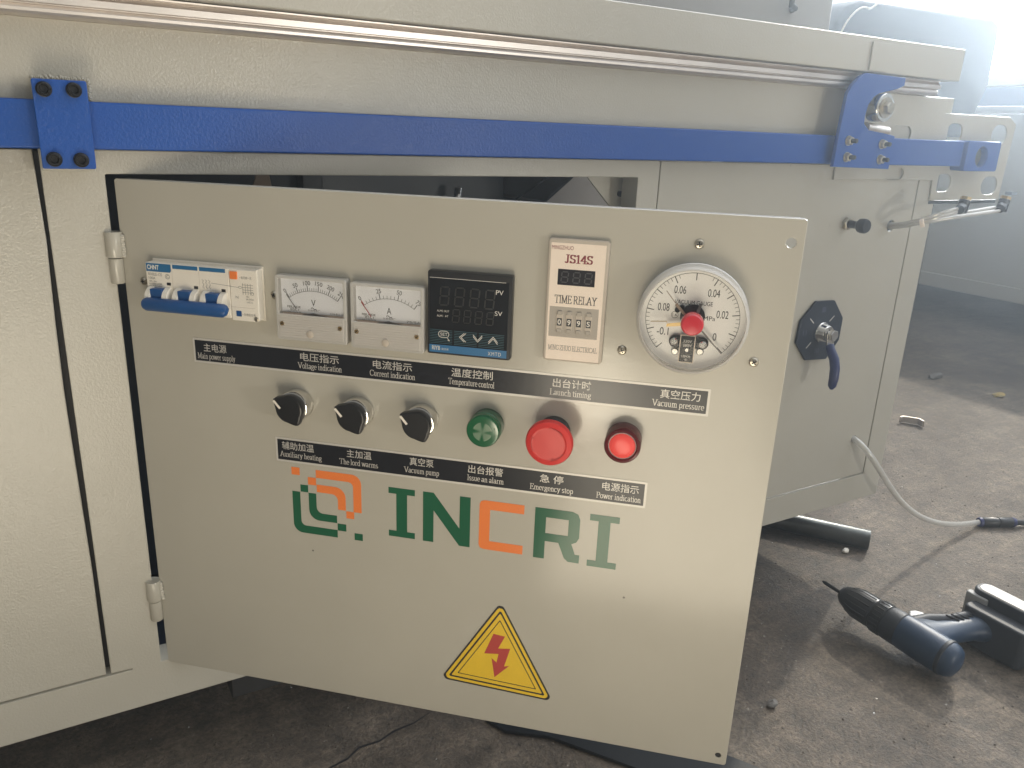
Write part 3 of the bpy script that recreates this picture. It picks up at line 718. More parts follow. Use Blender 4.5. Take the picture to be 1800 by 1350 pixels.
# -- phillips screw
def screw(parent, u, z, r=3.3):
    s = MB().lathe([(r, 0), (r, .8), (r * .75, 1.9), (r * .3, 2.3)], (u, 0, z), seg=18).build("mounting_screw", 'zinc', parent)
    a = random.uniform(0, 90)
    sl = [((u - r * .55 * math.cos(math.radians(q)), z - r * .55 * math.sin(math.radians(q))), (u + r * .55 * math.cos(math.radians(q)), z + r * .55 * math.sin(math.radians(q)))) for q in (a, a + 90)]
    join("cross_slot", [strokes(sl, -2.35, .9)], 'blackox', s)
    return s

# -- circuit breaker
t = tag(on_door("circuit_breaker", 0, 0), "white three pole circuit breaker with blue toggle bar on the door", "circuit breaker")
body = MB().box(29, 106.4, -10, 8, 371.4, 413.4).build("breaker_body", 'white', t, bevel=.8)
MB().prism([(106.7, 369.9), (129.2, 369.9), (132.2, 371.4), (132.2, 414.6), (130, 413.4), (106.7, 413.4)], -10, 0).build("leakage_module", 'white', t, bevel=.9)
MB().box(30.2, 133, -1.5, 0, 369.6, 415.6).build("back_flange", 'white', t, bevel=.5)
join("blue_label", [fills([[(29.8, 405.9), (52, 405.9), (53.2, 407.4), (53.2, 412.9), (29.8, 412.9)], [(54.6, 409.6), (78, 409.6), (78, 412.9), (54.6, 412.9)], [(79.6, 409.6), (103.4, 409.6), (103.4, 412.9), (79.6, 412.9)]], -10.08)], 'bluelabel', t)
plate("state_window", rounded(111.2, 116, 373.8, 378.6, .3, 2), [], -10.15, -9.9, 'bluetoggle', t, None, .03)
plate("test_button", rounded(107.8, 114.4, 405.2, 411.6, .6), [], -11.2, -9.9, 'orange', t, None, .3)
bt = [text("CHNT", 30.8, 41.8, 407.6, 411.6, -10.16, bold=.03)]
join("maker_lettering", bt, 'white', t)
bt = [text("NXBLE-125", 31.2, 44.2, 402.4, 404.9, -10.1), text("100A", 31.4, 37.6, 399.2, 401.5, -10.1)]
for i, (w_, s_) in enumerate(((7.2, "400V~ 50Hz"), (12, "Icn10000 Ics7500"), (12, "IΔn 0.03 U6kV"), (7.5, "IΔm 5000"), (13, "GB/T16917.22"), (13.6, "ta≤0.1s C D"))):
    bt.append(text(s_, 31.5, 31.5 + w_, 396.9 - i * 2.0, 398.2 - i * 2.0, -10.1))
bt += [text("• 每月按一次", 116.2, 127, 405.6, 408, -10.1), text("• 先按后合闸", 116.8, 128.6, 374.6, 376.9, -10.1), text("N", 111.6, 114, 389, 391.2, -10.1), text("IΔn", 121.4, 124, 390.6, 392, -10.1), text("6A 0.03A", 121, 128, 388.2, 389.8, -10.1), text("t≤0.1s", 121.4, 127, 385.8, 387.2, -10.1)]
sg = []
for x in (82.2, 85.2, 88.2):
    sg += polyline([(x - .9, 402.6), (x + .7, 401.6), (x - .6, 400), (x + 1, 398.6), (x - .4, 396.6), (x + 1, 395)])
sg += [((89.5, 400.2), (112, 398.6)), ((112, 398.6), (114.6, 398.4))] + polyline(circle(116.2, 398.6, 1.6, 12, .9) + [(117.8, 398.6)])
for i in range(4):
    sg += [((118, 394.6 + i * 2.1), (128, 394.6 + i * 2.1)), ((118.6 + i * 2.3, 392.6), (118.6 + i * 2.3, 402.2))]
sg += polyline(circle(127, 394, 1.3, 12) + [(128.3, 394)])
join("circuit_diagram", [strokes(sg, -10.1, .3)], 'greyink', t)
bt.append(strokes(polyline(circle(49.3, 402.4, 2, 16) + [(51.3, 402.4)]) + polyline(arc(49.5, 402.4, 1.1, 1.1, 40, 320)), -10.1, .35))
join("rating_lettering", [q for q in bt], 'greyink', t)
for q in (((53.9, 390.5), (53.9, 409.4)), ((79, 391), (79, 409.2)), ((106.9, 381.6), (128.6, 381.6))): join("seam_line", [strokes([q], -10.1, .25)], 'beige', t)
for u, z in ((50.0, 396.2), (75.4, 395.2), (100.8, 394.6)):
    plate("indicator_window", rounded(u - 1.9, u + 1.9, z - 1.2, z + 1.2, .2, 2), [], -10.12, -9.8, 'ink', t, None, .03)
for c in (41.4, 67.2, 93.0):   # pole throats either side of each toggle neck
    for dx in (-8.0, 8.0):
        MB().lathe([(9.0, -2.8), (10, -2.2), (10, 2.2), (9.0, 2.8)], (c + dx, -8.4, 383.4), (1, 0, 0), seg=28).build("pole_throat", 'white', t)
tg = MB()
tg.tube([(30.6, -17.5, 379.0), (31.8, -18, 379.2), (33.8, -18.3, 379.4), (104, -18.3, 379.4), (106, -17.8, 379), (107.6, -16.8, 378.2)], [3.0, 5.0, 5.8, 5.8, 5.0, 3.0], seg=18)
for c in (41.4, 67.2, 93.0): tg.prism(rounded(c - 5.6, c + 5.6, 377, 392.4, .8), -16.6, -9)
tg.build("toggle_bar", 'bluetoggle', t, bevel=.4)
screw(t, 19.0, 394.5); screw(t, 141.5, 392.4)
MB().lathe([(2, 0), (2, .6), (1.4, .9)], (129.3, -10, 372.6), seg=14).build("cover_screw", 'zinc', t)

# -- panel meters
def meter(name, u0, z0, label, unit, nums, ndiv, per, sub, red):
    W_, H_ = 62.4, 54.4
    t = tag(on_door(name, u0, z0), label, "panel meter", "square moving coil panel meters")
    card = MB().box(2.5, W_ - 2.5, -5, -.2, 22.6, H_ - 3).build("dial_card", 'dial', t, bevel=.3)
    cx, cz, R = W_ / 2, 5.2, 36.6
    a0, a1 = 125.4, 54.6
    sg = polyline(arc(cx, cz, R, R, a0, a1, 40))
    thick = []
    n = ndiv * per
    for i in range(n + 1):
        a = math.radians(a0 + (a1 - a0) * i / n)
        L_ = 4.6 if i % per == 0 else (2.6)
        s_ = ((cx + R * math.cos(a), cz + R * math.sin(a)), (cx + (R + L_) * math.cos(a), cz + (R + L_) * math.sin(a)))
        (thick if i % per == 0 else sg).append(s_)
    mats = [strokes(sg, -5.1, .3), strokes(thick[1:] if red else thick, -5.1, .55)]
    for i, s_ in enumerate(nums):
        a = a0 + (a1 - a0) * i / ndiv; r = R + 6.6; ar = math.radians(a)
        w_ = 2.1 * len(s_)
        px, pz = cx + r * math.cos(ar), cz + r * math.sin(ar)
        mats.append(text(s_, px - w_ / 2, px + w_ / 2, pz - 1.75, pz + 1.75, -5.1, rot=a - 90))
    mats.append(text(unit, cx - 1.9, cx + 1.9, 29.2, 34.6, -5.1))
    mats.append(strokes(polyline([(cx - 2.4 + i * .4, 27.2 + .7 * math.sin(i / 12 * 2 * math.pi)) for i in range(13)]), -5.1, .5))
    join("scale_print", mats, 'ink', card)
    join("small_print", [text("FEILAIDE", 7.8, 19.6, 26.6, 28.4, -5.1, bold=.02), text("85L1", 10.4, 18, 24.2, 26.2, -5.1), text("GB/T7676-98", 7.8, 20, 22.7, 23.7, -5.1), text("长城电表厂", 26, 37, 24.8, 26.4, -5.1), text(sub, 46, 58, 23.2, 25.2, -5.1)], 'greyink', card)
    if red: join("zero_mark", [strokes([thick[0]], -5.12, .7)], 'redink', card)
    MB().tube([(cx - 23.4, -6, 37.6), (cx - 15, -6, 26.0)], .28, seg=6).build("needle", 'redink' if red else 'greyink', t)
    MB().prism([(cx - 10, 21.4), (cx - 4, 22.6), (cx, 23.4), (cx + 4, 22.4), (cx + 12, 21.2), (cx + 11.6, 20.6), (cx - 10, 20.6)], -6, -5.2).build("movement_bridge", 'greyink', t)
    MB().box(2.5, W_ - 2.5, -4, -.2, 2, 22.2).build("movement_cover", 'meterback', t, bevel=.4)
    # clear cover: box without back, top face raised over the dial
    cv = MB(); cv.prism(rounded(0, W_, 0, H_, 2.4), -10, -.1); cv.build("clear_cover", 'clear', t, bevel=1.2, seg=3)
    plate("cover_rim", rounded(.1, W_ - .1, .1, H_ - .1, 2.4), [rounded(3, W_ - 3, 2.4, H_ - 3, 1)], -10.2, -1, 'clearedge', t, None, .5)
    rb = MB(); rb.box(2.8, W_ - 2.8, -10.6, -9.0, 2.2, 21.2)
    ribs = rb.build("ribbed_window", 'prism', t, bevel=.5)
    rl = MB()
    for i in range(9): rl.box(3.6, W_ - 3.6, -10.95, -10.55, 3.2 + i * 2.0, 4.1 + i * 2.0)
    rl.build("rib", 'prism', ribs)
    MB().box(.6, W_ - .6, -10.7, -9.6, 20.9, 22.3).build("cover_step", 'clearedge', t, bevel=.4)
    for x in (5.4, W_ - 5.8):
        s_ = MB().lathe([(1.8, 0), (1.8, .5)], (x, -10.9, 14), seg=14).build("cover_screw", 'brass', t)
        join("slot", [strokes([((x - 1.2, 13.2), (x + 1.2, 14.8))], -11.45, .6)], 'ink', s_)
    MB().lathe([(3.1, 0), (3.1, .6), (2.5, 1)], (cx - 1, -10.9, 6.6), seg=24).build("zero_adjuster", 'beige', t)
    return t
meter("voltmeter", 147.6, 357.6, "clear square voltmeter with V scale beside the circuit breaker", "V", ["0", "50", "100", "150", "200", "250"], 5, 5, "☐1.5⊥☆", False)
meter("ammeter", 213.3, 356.6, "clear square ammeter with A scale beside the black temperature controller", "A", ["0", "25", "50", "75"], 3, 5, "75/5A", True)

# -- seven segment digit
def seven(x, z, w, h, th, slant=.08, y=0):
    g_ = th * .35; P = []
    def hs(x0, x1, zz): return [(x0 + g_, zz), (x0 + g_ + th / 2, zz + th / 2), (x1 - g_ - th / 2, zz + th / 2), (x1 - g_, zz), (x1 - g_ - th / 2, zz - th / 2), (x0 + g_ + th / 2, zz - th / 2)]
    def vs(xx, z0, z1): return [(xx, z0 + g_), (xx + th / 2, z0 + g_ + th / 2), (xx + th / 2, z1 - g_ - th / 2), (xx, z1 - g_), (xx - th / 2, z1 - g_ - th / 2), (xx - th / 2, z0 + g_ + th / 2)]
    for q in (hs(0, w, 0), hs(0, w, h / 2), hs(0, w, h), vs(0, 0, h / 2), vs(w, 0, h / 2), vs(0, h / 2, h), vs(w, h / 2, h)):
        P.append([(x + px + (pz) * slant, z + pz) for px, pz in q])
    return P
# -- temperature controller
t = tag(on_door("temperature_controller", 278.0, 357.6), "black square digital temperature controller with blue bottom stripe", "controller")
W_, H_ = 68.2, 67.4
plate("bezel", rounded(0, W_, 0, H_, 1.6), [], -8.6, -.1, 'black', t, None, 1.0)
plate("front_film", rounded(1.8, W_ - 2.6, 1.6, H_ - 5.2, .3), [], -8.85, -8.4, 'blackgloss', t, None, .05)
plate("blue_stripe", rounded(1.9, W_ - 2.7, 1.7, 8.0, .2, 2), [], -8.95, -8.6, 'bluelabel', t, None, .03)
join("edge_line", [strokes([((1.8, H_ - 5.4), (W_ - 5, H_ - 5.4))], -8.9, .4)], 'silver', t)
P1 = []
for i in range(4): P1 += seven(10 + i * 12.2, 40.6, 7, 14.6, 1.1)
for i in range(4): P1 += seven(20.6 + i * 9.2, 27.6, 5.4, 10.2, .8)
join("unlit_digits", [fills(P1, -8.92)], 'seg', t)
wt = [text("PV", 55.4, 61.4, 52.2, 55.8, -8.95), text("SV", 55, 61, 35.6, 39.2, -8.95), text("ALM2 OUT", 8, 18, 35, 36.6, -8.95), text("ALM1  AT", 8, 17.4, 31, 32.6, -8.95), text("SET", 11, 17, 15.6, 18.2, -8.95), text("RIYB", 4.2, 11, 3.6, 7, -9.02, bold=.02), text("温控仪表", 12, 18, 3.8, 5.6, -9.02), text("XMTD", 50.4, 61, 3, 6, -9.02, spacing=1.25)]
sg = polyline(stadium(13.8, 16.9, 8.6, 5.2)[:] + [stadium(13.8, 16.9, 8.6, 5.2)[0]]) + [((16.8, 14), (18.8, 11.8)), ((18.8, 11.8), (17.2, 12.2))]
for d_ in (0, 1.4):
    sg += polyline([(30.8 + d_, 19.2), (26.8 + d_, 15.6), (30.8 + d_, 12)])
    sg += polyline([(38 + 0, 18.6 - d_), (41.8, 14.4 - d_), (45.4, 18.6 - d_)])
    sg += polyline([(50.6, 12.6 + d_), (54.4, 16.8 + d_), (58, 12.6 + d_)])
wt.append(strokes(sg, -8.95, .5))
join("white_print", wt, 'silver', t)
join("key_lines", [strokes([((2.2 + k * 20.2, 9.4 + i * 1.35), (20.8 + k * 20.2 + (2 if k == 2 else 0), 9.4 + i * 1.35)) for k in range(3) for i in range(9)], -8.9, .35)], simple("teal_print", (0.03, 0.10, 0.13), .4), t)

# -- time relay
t = tag(on_door("time_relay", 371.8, 360.4), "tall cream time relay with thumbwheels reading 099S", "time relay")
W_, H_ = 46.4, 95.4
plate("housing", rounded(0, W_, 0, H_, 2.6), [], -4.6, -.1, 'beige', t, None, 1.2)
plate("face_label", rounded(2.2, W_ - 2.6, 1.4, H_ - 3.2, .3, 2), [], -4.9, -4.4, 'ivory', t, None, .05)
plate("display_window", rounded(8.4, 36.8, 60.4, 72.6, .3, 2), [], -5.0, -4.7, 'window', t, None, .04)
P1 = []
for i in range(3): P1 += seven(11 + i * 9, 62.6, 5, 8, .9)
join("unlit_digits", [fills(P1, -5.06)], 'seg2', t)
join("model_lettering", [serif("JS14S", 13.2, 34.4, 77.6, 83.6, -5.0, weight=.85, thin=.4)], 'maroon', t)
join("maker_lettering", [text("MINGZHUO", 2.8, 19.2, 87.2, 90.2, -4.98)], 'maroon', t)
join("title_lettering", [serif("TIME RELAY", 7, 39.4, 46.4, 52.4, -4.98, weight=.6)], 'ink', t)
join("maker_lettering", [serif("MING ZHUO ELECTRICAL", 4, 42.4, 9.0, 12.9, -4.98, weight=.5)], 'greyink', t)
wp = MB().box(3.6, 41.6, -5.0, -3.6, 19.6, 43.6).build("thumbwheel_recess", 'beigedark', t, bevel=.3)
for i, c in enumerate("099S"):
    x = 11.7 + i * 7.5
    w_ = MB().box(x - 2.7, x + 2.7, -5.4, -4.4, 25.6, 38).build("thumbwheel", 'beige', wp, bevel=.4)
    plate("digit_window", rounded(x - 1.9, x + 1.9, 28.6, 34.6, .2, 2), [], -5.5, -5.3, 'ink', w_, None, .03)
    join("digit", [text(c, x - 1.3, x + 1.3, 29.5, 33.7, -5.6, bold=.02)], 'silver', w_)
    MB().box(x - 1.8, x + 1.8, -6.2, -5.2, 37.2, 40.4).build("push_key", 'beigedark', w_, bevel=.4)
    MB().box(x - 1.8, x + 1.8, -6.2, -5.2, 23.4, 26.2).build("push_key", 'beigedark', w_, bevel=.4)

# -- vacuum gauge
t = tag(on_door("vacuum_gauge", 483.0, 403.4), "round white dial vacuum gauge with red centre knob", "pressure gauge")
MB().lathe([(38.5, 0), (41, .2), (41, 3), (40, 4)], seg=72).build("flange_ring", 'ringwhite', t)
MB().lathe([(39.0, 1), (39.0, 6.0)], seg=64).build("dial_plate", 'gdial', t)
MB().lathe([(40.6, 3.2), (40.8, 12), (40.4, 15.5), (39.4, 17.6), (38.2, 18.6), (37.6, 18.0), (39.0, 15), (39.4, 6.2)], seg=72, cap0=False, cap1=False).build("clear_bezel", 'clearedge', t)
MB().lathe([(37.9, 18.3), (20, 18.9), (3, 19.1), (.2, 19.1)], seg=56, cap0=False, cap1=False).build("glass", 'gaugeglass', t)
R = 34.2; pv = (0, 0)
th_, ma = [], []
def ga(v): return math.radians(-45 + 270 * v / 0.1)
for i in range(51):
    v = i * .002; a = ga(v)
    if .0421 < v < .0579 and i % 5 != 0: continue
    if .0621 < v < .0659 or .034 < v < .0379: pass
    L_ = 5.4 if i % 5 == 0 else 2.8
    (ma if i % 5 == 0 else th_).append(((R * math.cos(a), R * math.sin(a)), ((R - L_) * math.cos(a), (R - L_) * math.sin(a))))
pr = [strokes(th_, -6.1, .3), strokes(ma, -6.1, .62), strokes(polyline([(R * math.cos(ga(i / 400)), R * math.sin(ga(i / 400))) for i in range(0, 41)]), -6.1, .3), strokes(polyline([(R * math.cos(ga(.1 - i / 400)), R * math.sin(ga(.1 - i / 400))) for i in range(0, 21)]), -6.1, .3)]
for s_, x, z in (("0.06", -10.8, 21.0), ("0.04", 13.6, 20.2), ("0.08", -21.6, 7.2), ("0.02", 21.4, 4.8), ("-0.1", -20.6, -11.2), ("0", 17.6, -12.4)):
    w_ = 2.65 * len(s_.replace('.', '')) - (0 if s_ != "0" else 0) + (.6 if '.' in s_ else 0)
    pr.append(text(s_, x - w_ / 2, x + w_ / 2, z - 2.9, z + 2.9, -6.1))
pr += [text("VACUUM GAUGE", -14, 13.6, 10.4, 13.6, -6.1), text("MPa", 8, 16.6, -.4, 2.8, -6.1), text("1.6", -14.6, -11.4, .9, 3.1, -6.1), strokes(polyline(circle(-13, 2, 2.5, 20) + [(-10.5, 2)]), -6.1, .3)]
join("dial_print", pr, 'ink', t)
MB().lathe([(9.0, 6), (9.0, 8.5)], (0, 0, 2.0), seg=32).build("movement_hub", 'black', t)
MB().lathe([(4.6, 8.5), (4.6, 11)], (0, 0, 1.0), seg=28).build("movement_hub", 'darksteel', t)
ndl = MB().prism([(1.2, .2), (.2, -1.0), (23.4, -23.9), (23.9, -23.5)], -11, -10.4).prism([(1, 2), (4.4, 12.6), (6, 12.2), (3.6, 1)], -10, -9.4).build("pointer", 'greyink', t)
MB().prism([(-2, 1), (-3.2, 0), (-13.6, 10.4), (-12.2, 12.2)], -12, -11.4).tube([(-13, -12, 11.6), (-20.6, -12, 20.6)], .32, seg=6).build("upper_contact_arm", 'strap', t)
MB().prism([(-2, -1), (-1.5, -4), (-18.4, -6.4), (-18, -4)], -12, -11.4).tube([(-18, -12, -3.4), (-18.4, -12, -2.2), (-30, -12, -3.2)], .3, seg=6).build("lower_contact_arm", 'brass', t)
MB().lathe([(2, 6), (2, 9), (1.6, 9.4)], (-8.2, 0, 8.2), seg=16).lathe([(2, 6), (2, 9), (1.6, 9.4)], (-11.4, 0, 6.2), seg=16).build("contact_post", 'blackox', t)
tb = MB().prism(stadium(-.8, -17.6, 29, 9), -10, -6).build("terminal_block", 'black', t, bevel=.6)
for x, z in ((-11.6, -17.4), (9.6, -18.2)):
    MB().lathe([(2.9, 10), (2.9, 11), (2, 11.8)], (x, 0, z), seg=20).build("terminal_screw", 'chrome', tb)
for x, z in ((-10.2, -25.6), (8.2, -24.2)):
    MB().lathe([(2.8, 6), (2.8, 8), (2, 8.8)], (x, 0, z), seg=20).build("terminal_screw", 'steel', tb)
pl = plate("rating_plate", rounded(-7.2, 4.0, -32.6, -11.6, .3, 2), [], -12.2, -9.6, 'ivory', t, None, .2)
plate("black_field", rounded(-6.6, 3.4, -32, -12, .2, 2), [], -12.35, -12.1, 'black', pl, None, .03)
join("rating_print", [text("220V", -4.8, 1.6, -17, -15, -12.45), text("380V", -4.8, 1.6, -20.2, -18.2, -12.45), text("10VA", -4.8, 1.6, -28.6, -26.6, -12.45), text("级", -2.6, -.6, -31, -29.2, -12.45)], 'silver', pl)
MB().lathe([(1.3, 12.3), (1.3, 12.9)], (-1.6, 0, -22.6), seg=14).build("plate_screw", 'steel', pl)
MB().lathe([(8.0, 17.5), (8.3, 18.5), (8.3, 25.5), (7.8, 27.2), (6.9, 28), (.2, 28.2)], (0, 0, 0), seg=40).build("setting_knob", 'redknob', t)
for u, z in ((-.6, 54.4), (-50, -30.6), (48.6, -30.4)): screw(t, u, z, 3.6)

# -- selector switches
def selector(u, z, label):
    t = tag(on_door("selector_switch", u, z), label, "selector switch", "black selector knobs in chrome rings")
    MB().lathe([(13.6, 0), (13.9, .6), (13.9, 10.5), (13.2, 12), (12.4, 12.4)], seg=56).build("chrome_ring", 'chrome', t)
    # pointer knob: round body with a wedge nose and tail across it
    out = []
    for k in range(48):
        a = math.radians(k * 7.5)
        r = 12.2
        for tip, reach in ((148, 17.4), (148 - 128, 12.2), (-62, 16.0)):
            dd = abs((math.degrees(a) - tip + 180) % 360 - 180)
            if dd < 44 and reach > 12.3:
                lim = 12.2 / max(math.cos(math.radians(44 - dd)), .2)
                r = max(r, min(reach - dd * .12, lim))
        out.append((r * math.cos(a), r * math.sin(a)))
    kb = plate("knob", out, [], -19.5, -11.8, 'black', t, None, 1.4)
    a = math.radians(148)
    join("white_line", [strokes([((4.8 * math.cos(a) - 3.4, 4.8 * math.sin(a) + .2 - 2.2), (15.2 * math.cos(a) - .4, 15.2 * math.sin(a) - .8))], -19.62, 2.1)], 'white', kb)
    return t
sw = selector(159.0, 298.6, "black selector knob above the Auxiliary heating label")
for u, lab in ((214.6, "black selector knob above The lord warms label"), (272.0, "black selector knob above the Vacuum pump label")):
    c = copy_tree(sw); c.location = Vector((u * math.cos(A), -u * math.sin(A), 297.6)) * MM; c["label"] = lab

# -- buzzer
t = tag(on_door("alarm_buzzer", 328.2, 299.0), "green round alarm buzzer with slotted face", "buzzer")
MB().lathe([(13.6, 0), (14, .6), (14, 11), (13.6, 11.4), (13.4, 12), (13.8, 12.4), (13.8, 17.4), (13, 18.7), (11, 19)], seg=56).build("buzzer_body", 'buzzgreen', t)
sg = []
for k in range(4):
    for r in (2.9, 4.4, 5.9, 7.4):
        a0 = 12 + k * 90
        if r < 3: a0 -= 2
        sg += polyline(arc(0, 0, r, r, a0, a0 + 62, 10))
sg += polyline(circle(0, 0, 1.3, 16) + [(1.3, 0)])
join("sound_slots", [strokes(sg, -19.15, .45)], simple("pale_green_print", (.50, .58, .45), .5), t)
for a in range(20, 380, 60):
    MB().lathe([(.7, 18.8), (.7, 19.3)], (10.4 * math.cos(math.radians(a)), 0, 10.4 * math.sin(math.radians(a))), seg=8).build("rivet", 'buzzgreen', t)
# -- emergency stop
t = tag(on_door("emergency_stop_button", 384.2, 299.6), "large red mushroom emergency stop button", "emergency button")
MB().lathe([(13, 0), (13, 6), (11, 8)], seg=40).build("collar", 'black', t)
MB().lathe([(9, 7), (9.6, 14), (13, 19), (17.6, 22), (18.9, 24.5), (18.9, 27), (17.8, 29.2), (14.4, 30.4), (13.8, 30.0), (12.6, 30.0), (6, 30.4), (.2, 30.5)], seg=64).build("mushroom_cap", 'red', t)
sg = []
for k in range(3):
    a0 = 40 + k * 120
    sg += polyline(arc(0, 0, 13.6, 13.6, a0, a0 + 50, 12))
    ar = math.radians(a0 + 2); sg += polyline([(12.2 * math.cos(ar) + .6, 12.2 * math.sin(ar)), (13.8 * math.cos(ar), 13.8 * math.sin(ar)), (13.4 * math.cos(ar) - 1.6 * math.sin(ar), 13.4 * math.sin(ar) + 1.9)])
join("twist_arrow", [strokes(sg, -30.75, .5)], simple("dark_red_mould", (.40, .02, .02), .5), t)
# -- indicator lamp
t = tag(on_door("indicator_lamp", 440.4, 299.8), "lit round red power indicator lamp in dark red ring", "indicator lamp")
MB().lathe([(14.2, 0), (14.4, .6), (14.4, 16), (13.8, 17.6), (12.0, 18), (11.0, 16.0)], seg=56).build("lamp_ring", 'lampring', t)
MB().lathe([(11.0, 14.0), (10.8, 15.6), (9.0, 17.0), (5, 17.8), (.2, 18.0)], seg=48).build("lamp_lens", 'lamplens', t)

# ------------------------------------------------------------------ blue push bar, guide bracket, lever
t = tag(empty("push_bar", (0, 0, 503)), "long blue painted steel bar running across the grey cabinet", "bar")
J = (0, 0, -503)
MB().box(-640, 1150, -20, -4, 503.4, 539.8).build("bar", 'blue', t, J, bevel=1.8, seg=3)
plate("end_block", rounded(1150.3, 1236, 497, 541, 4), [circle(1190, 518, 15, 32)], -26, -3, 'blue', t, J, 1.5)
MB().lathe([(14.6, 0), (14.6, 12)], (1190, -4, 518), seg=32).build("pivot_pin", 'darksteel', t, J)
t = tag(empty("guide_bracket", (-31.5, -25, 488)), "blue bolted guide plate clamping the left end of the bar", "bracket")
J = (31.5, 25, -488)
plate("clamp_plate", rounded(-50.2, -13.2, 489, 554.4, 1.6), [], -31, -25.2, 'blue', t, J, .7)
MB().box(-50.4, -13.4, -25, -.1, 540.2, 553.8).build("spacer_block", 'paint', t, J, bevel=.8)
MB().box(-50.6, -13.6, -25, -.1, 487, 503).build("spacer_block", 'paint', t, J, bevel=.8)
for u, z in ((-42.4, 547), (-22.4, 547.4), (-41.6, 496.2), (-23.2, 495.9)):
    bh = MB().lathe([(5.6, 0), (5.6, 1.0), (5, 1.2), (5, 5.4), (4.4, 6), (3.1, 6), (2.7, 3.2), (.2, 3)], (u, -31, z), seg=30).build("socket_bolt", 'blackox', t, J)
# cam lever
t = tag(empty("cam_lever", (905, -35, 503)), "blue hooked lever plate bolted to the bar at the machine corner", "lever")
J = (-905, 35, -503)
plate("lever_plate", [(847.6, 500.5), (849.2, 539), (850.8, 563), (853.6, 592), (860, 602), (873, 613), (884, 617.6), (964, 616.4), (963.9, 606.5), (950, 601.5), (916, 594.5), (905, 589), (897, 579), (894.4, 566), (895, 556), (904, 550), (935, 546.5), (963, 542), (961.6, 498.6)], [], -35, -29, 'blue', t, J, .8)
for u, z in ((869, 533.8), (870.2, 513.2), (937.6, 531.2), (939, 511.2)):
    b_ = MB().lathe([(6.4, 0), (6.4, 1.2)], (u, -35, z), seg=28).lathe([(5.4, 1.2), (5.4, 5.6), (4.8, 6.2)], (u, -35, z), seg=6).build("hex_nut", 'zinc', t, J)
    MB().lathe([(2.9, 6), (2.9, 13), (2.5, 13.6)], (u, -35, z), seg=16).build("stud", 'darksteel', b_)
MB().lathe([(17.5, 0), (18, .6), (18, 18), (17.4, 18.8), (13, 18.8)], (925, -22, 577), seg=44).build("roller", 'steel', t, J)
hx = MB().lathe([(13, 18.8), (13, 20)], (925, -22, 577), seg=36).lathe([(8.4, 20), (8.4, 26), (7.6, 27)], (925, -22, 577), seg=6).build("hex_bolt", 'zinc', t, J)
MB().tube([(905, -30, 552), (950, -30, 548)], 6.4, seg=18).build("stop_pin", 'alu', t, J)

# slotted end bracket
t = tag(empty("slotted_bracket", (1100, -8, 455)), "grey end bracket plate with oval slots behind the blue bar", "bracket")
J = (-1100, 8, -455)
plate("slotted_plate", [(893, 482), (893, 598), (1109, 598.4), (1115, 592), (1115.5, 578), (1284, 579), (1304, 569), (1300, 452), (1118, 452), (1115, 482)],
      [stadium(1020, 546.5, 46, 20), stadium(1020, 491, 46, 18), stadium(1146, 550.5, 40, 28), stadium(1264, 551.5, 42, 30), stadium(1143, 478, 40, 26), stadium(1266, 474, 44, 28)], -3, -.2, 'paint', t, J, .8)
MB().box(1119, 1299, -.1, 30, 446, 451.6).build("bracket_flange", 'darksteel', t, J, bevel=.6)

# index plunger knob
t = tag(empty("plunger_knob", (938, 0, 421)), "small black pull knob on a nut beside the open door corner", "knob")
MB().lathe([(9, 0), (9, 5), (8.2, 5.8)], seg=6).build("lock_nut", 'zinc', t)
MB().lathe([(5.6, 5.8), (5.2, 16), (6.2, 20), (9.6, 23), (10.4, 27), (10.2, 32), (8.6, 34.5), (.2, 35)], seg=32).build("knob", 'black', t)

# rotary valve with octagonal plate
t = tag(empty("rotary_valve", (914, 0, 265)), "lever valve on a dark octagonal plate with blue sleeve handle", "valve")
J = (-914, 0, -265)
op = plate("octagon_plate", [(897, 311.5), (936, 310), (960.6, 282), (960, 248), (937, 220.4), (892, 223.4), (867, 252), (869.8, 284.5)], [], -4.5, -.2, 'navy', t, J, .5)
sg = []
for a in (40, 140, 222):
    ar = math.radians(a); sg.append(((914 + 22 * math.cos(ar), 265 + 22 * math.sin(ar)), (914 + 34 * math.cos(ar), 265 + 34 * math.sin(ar))))
sg.append(((941, 250), (949, 243)))
join("dial_mark", [strokes(sg, -4.6, 1.5)], 'silver', op)
M['faint'] = simple("faint_blue_print", (.05, .06, .10), .5)
for c, x, z in (("Ⅰ", 915, 298), ("Ⅱ", 881, 266), ("Ⅲ", 913, 236), ("Ⅳ", 946, 268)): join("dial_numeral", [text(c, x - 4, x + 4, z - 4, z + 4, -4.6)], 'faint', op)
MB().lathe([(15, 4.5), (15, 9), (13.5, 11), (12.5, 18), (11, 20)], (914, 0, 265), seg=28).build("valve_bonnet", 'chrome', t, J)
MB().lathe([(8.6, 20), (8.6, 30), (7.8, 31)], (914, 0, 265), seg=6).build("stem_nut", 'chrome', t, J)
MB().prism([(905, 271), (920, 271), (922, 262), (919, 246), (908, 246), (904, 262)], -26, -23).build("handle_strap", 'steel', t, J, bevel=.5)
sl = MB(); sl.tube([(913, -25, 250), (912.6, -29, 243), (911.6, -38, 232), (910, -43, 220), (908.6, -45, 206), (907.4, -45, 194), (907.2, -45, 189)], [6.2, 6.6, 7, 7, 6.8, 6, 2.4], seg=18)
hs = sl.build("handle_sleeve", 'sleeve', t, J)

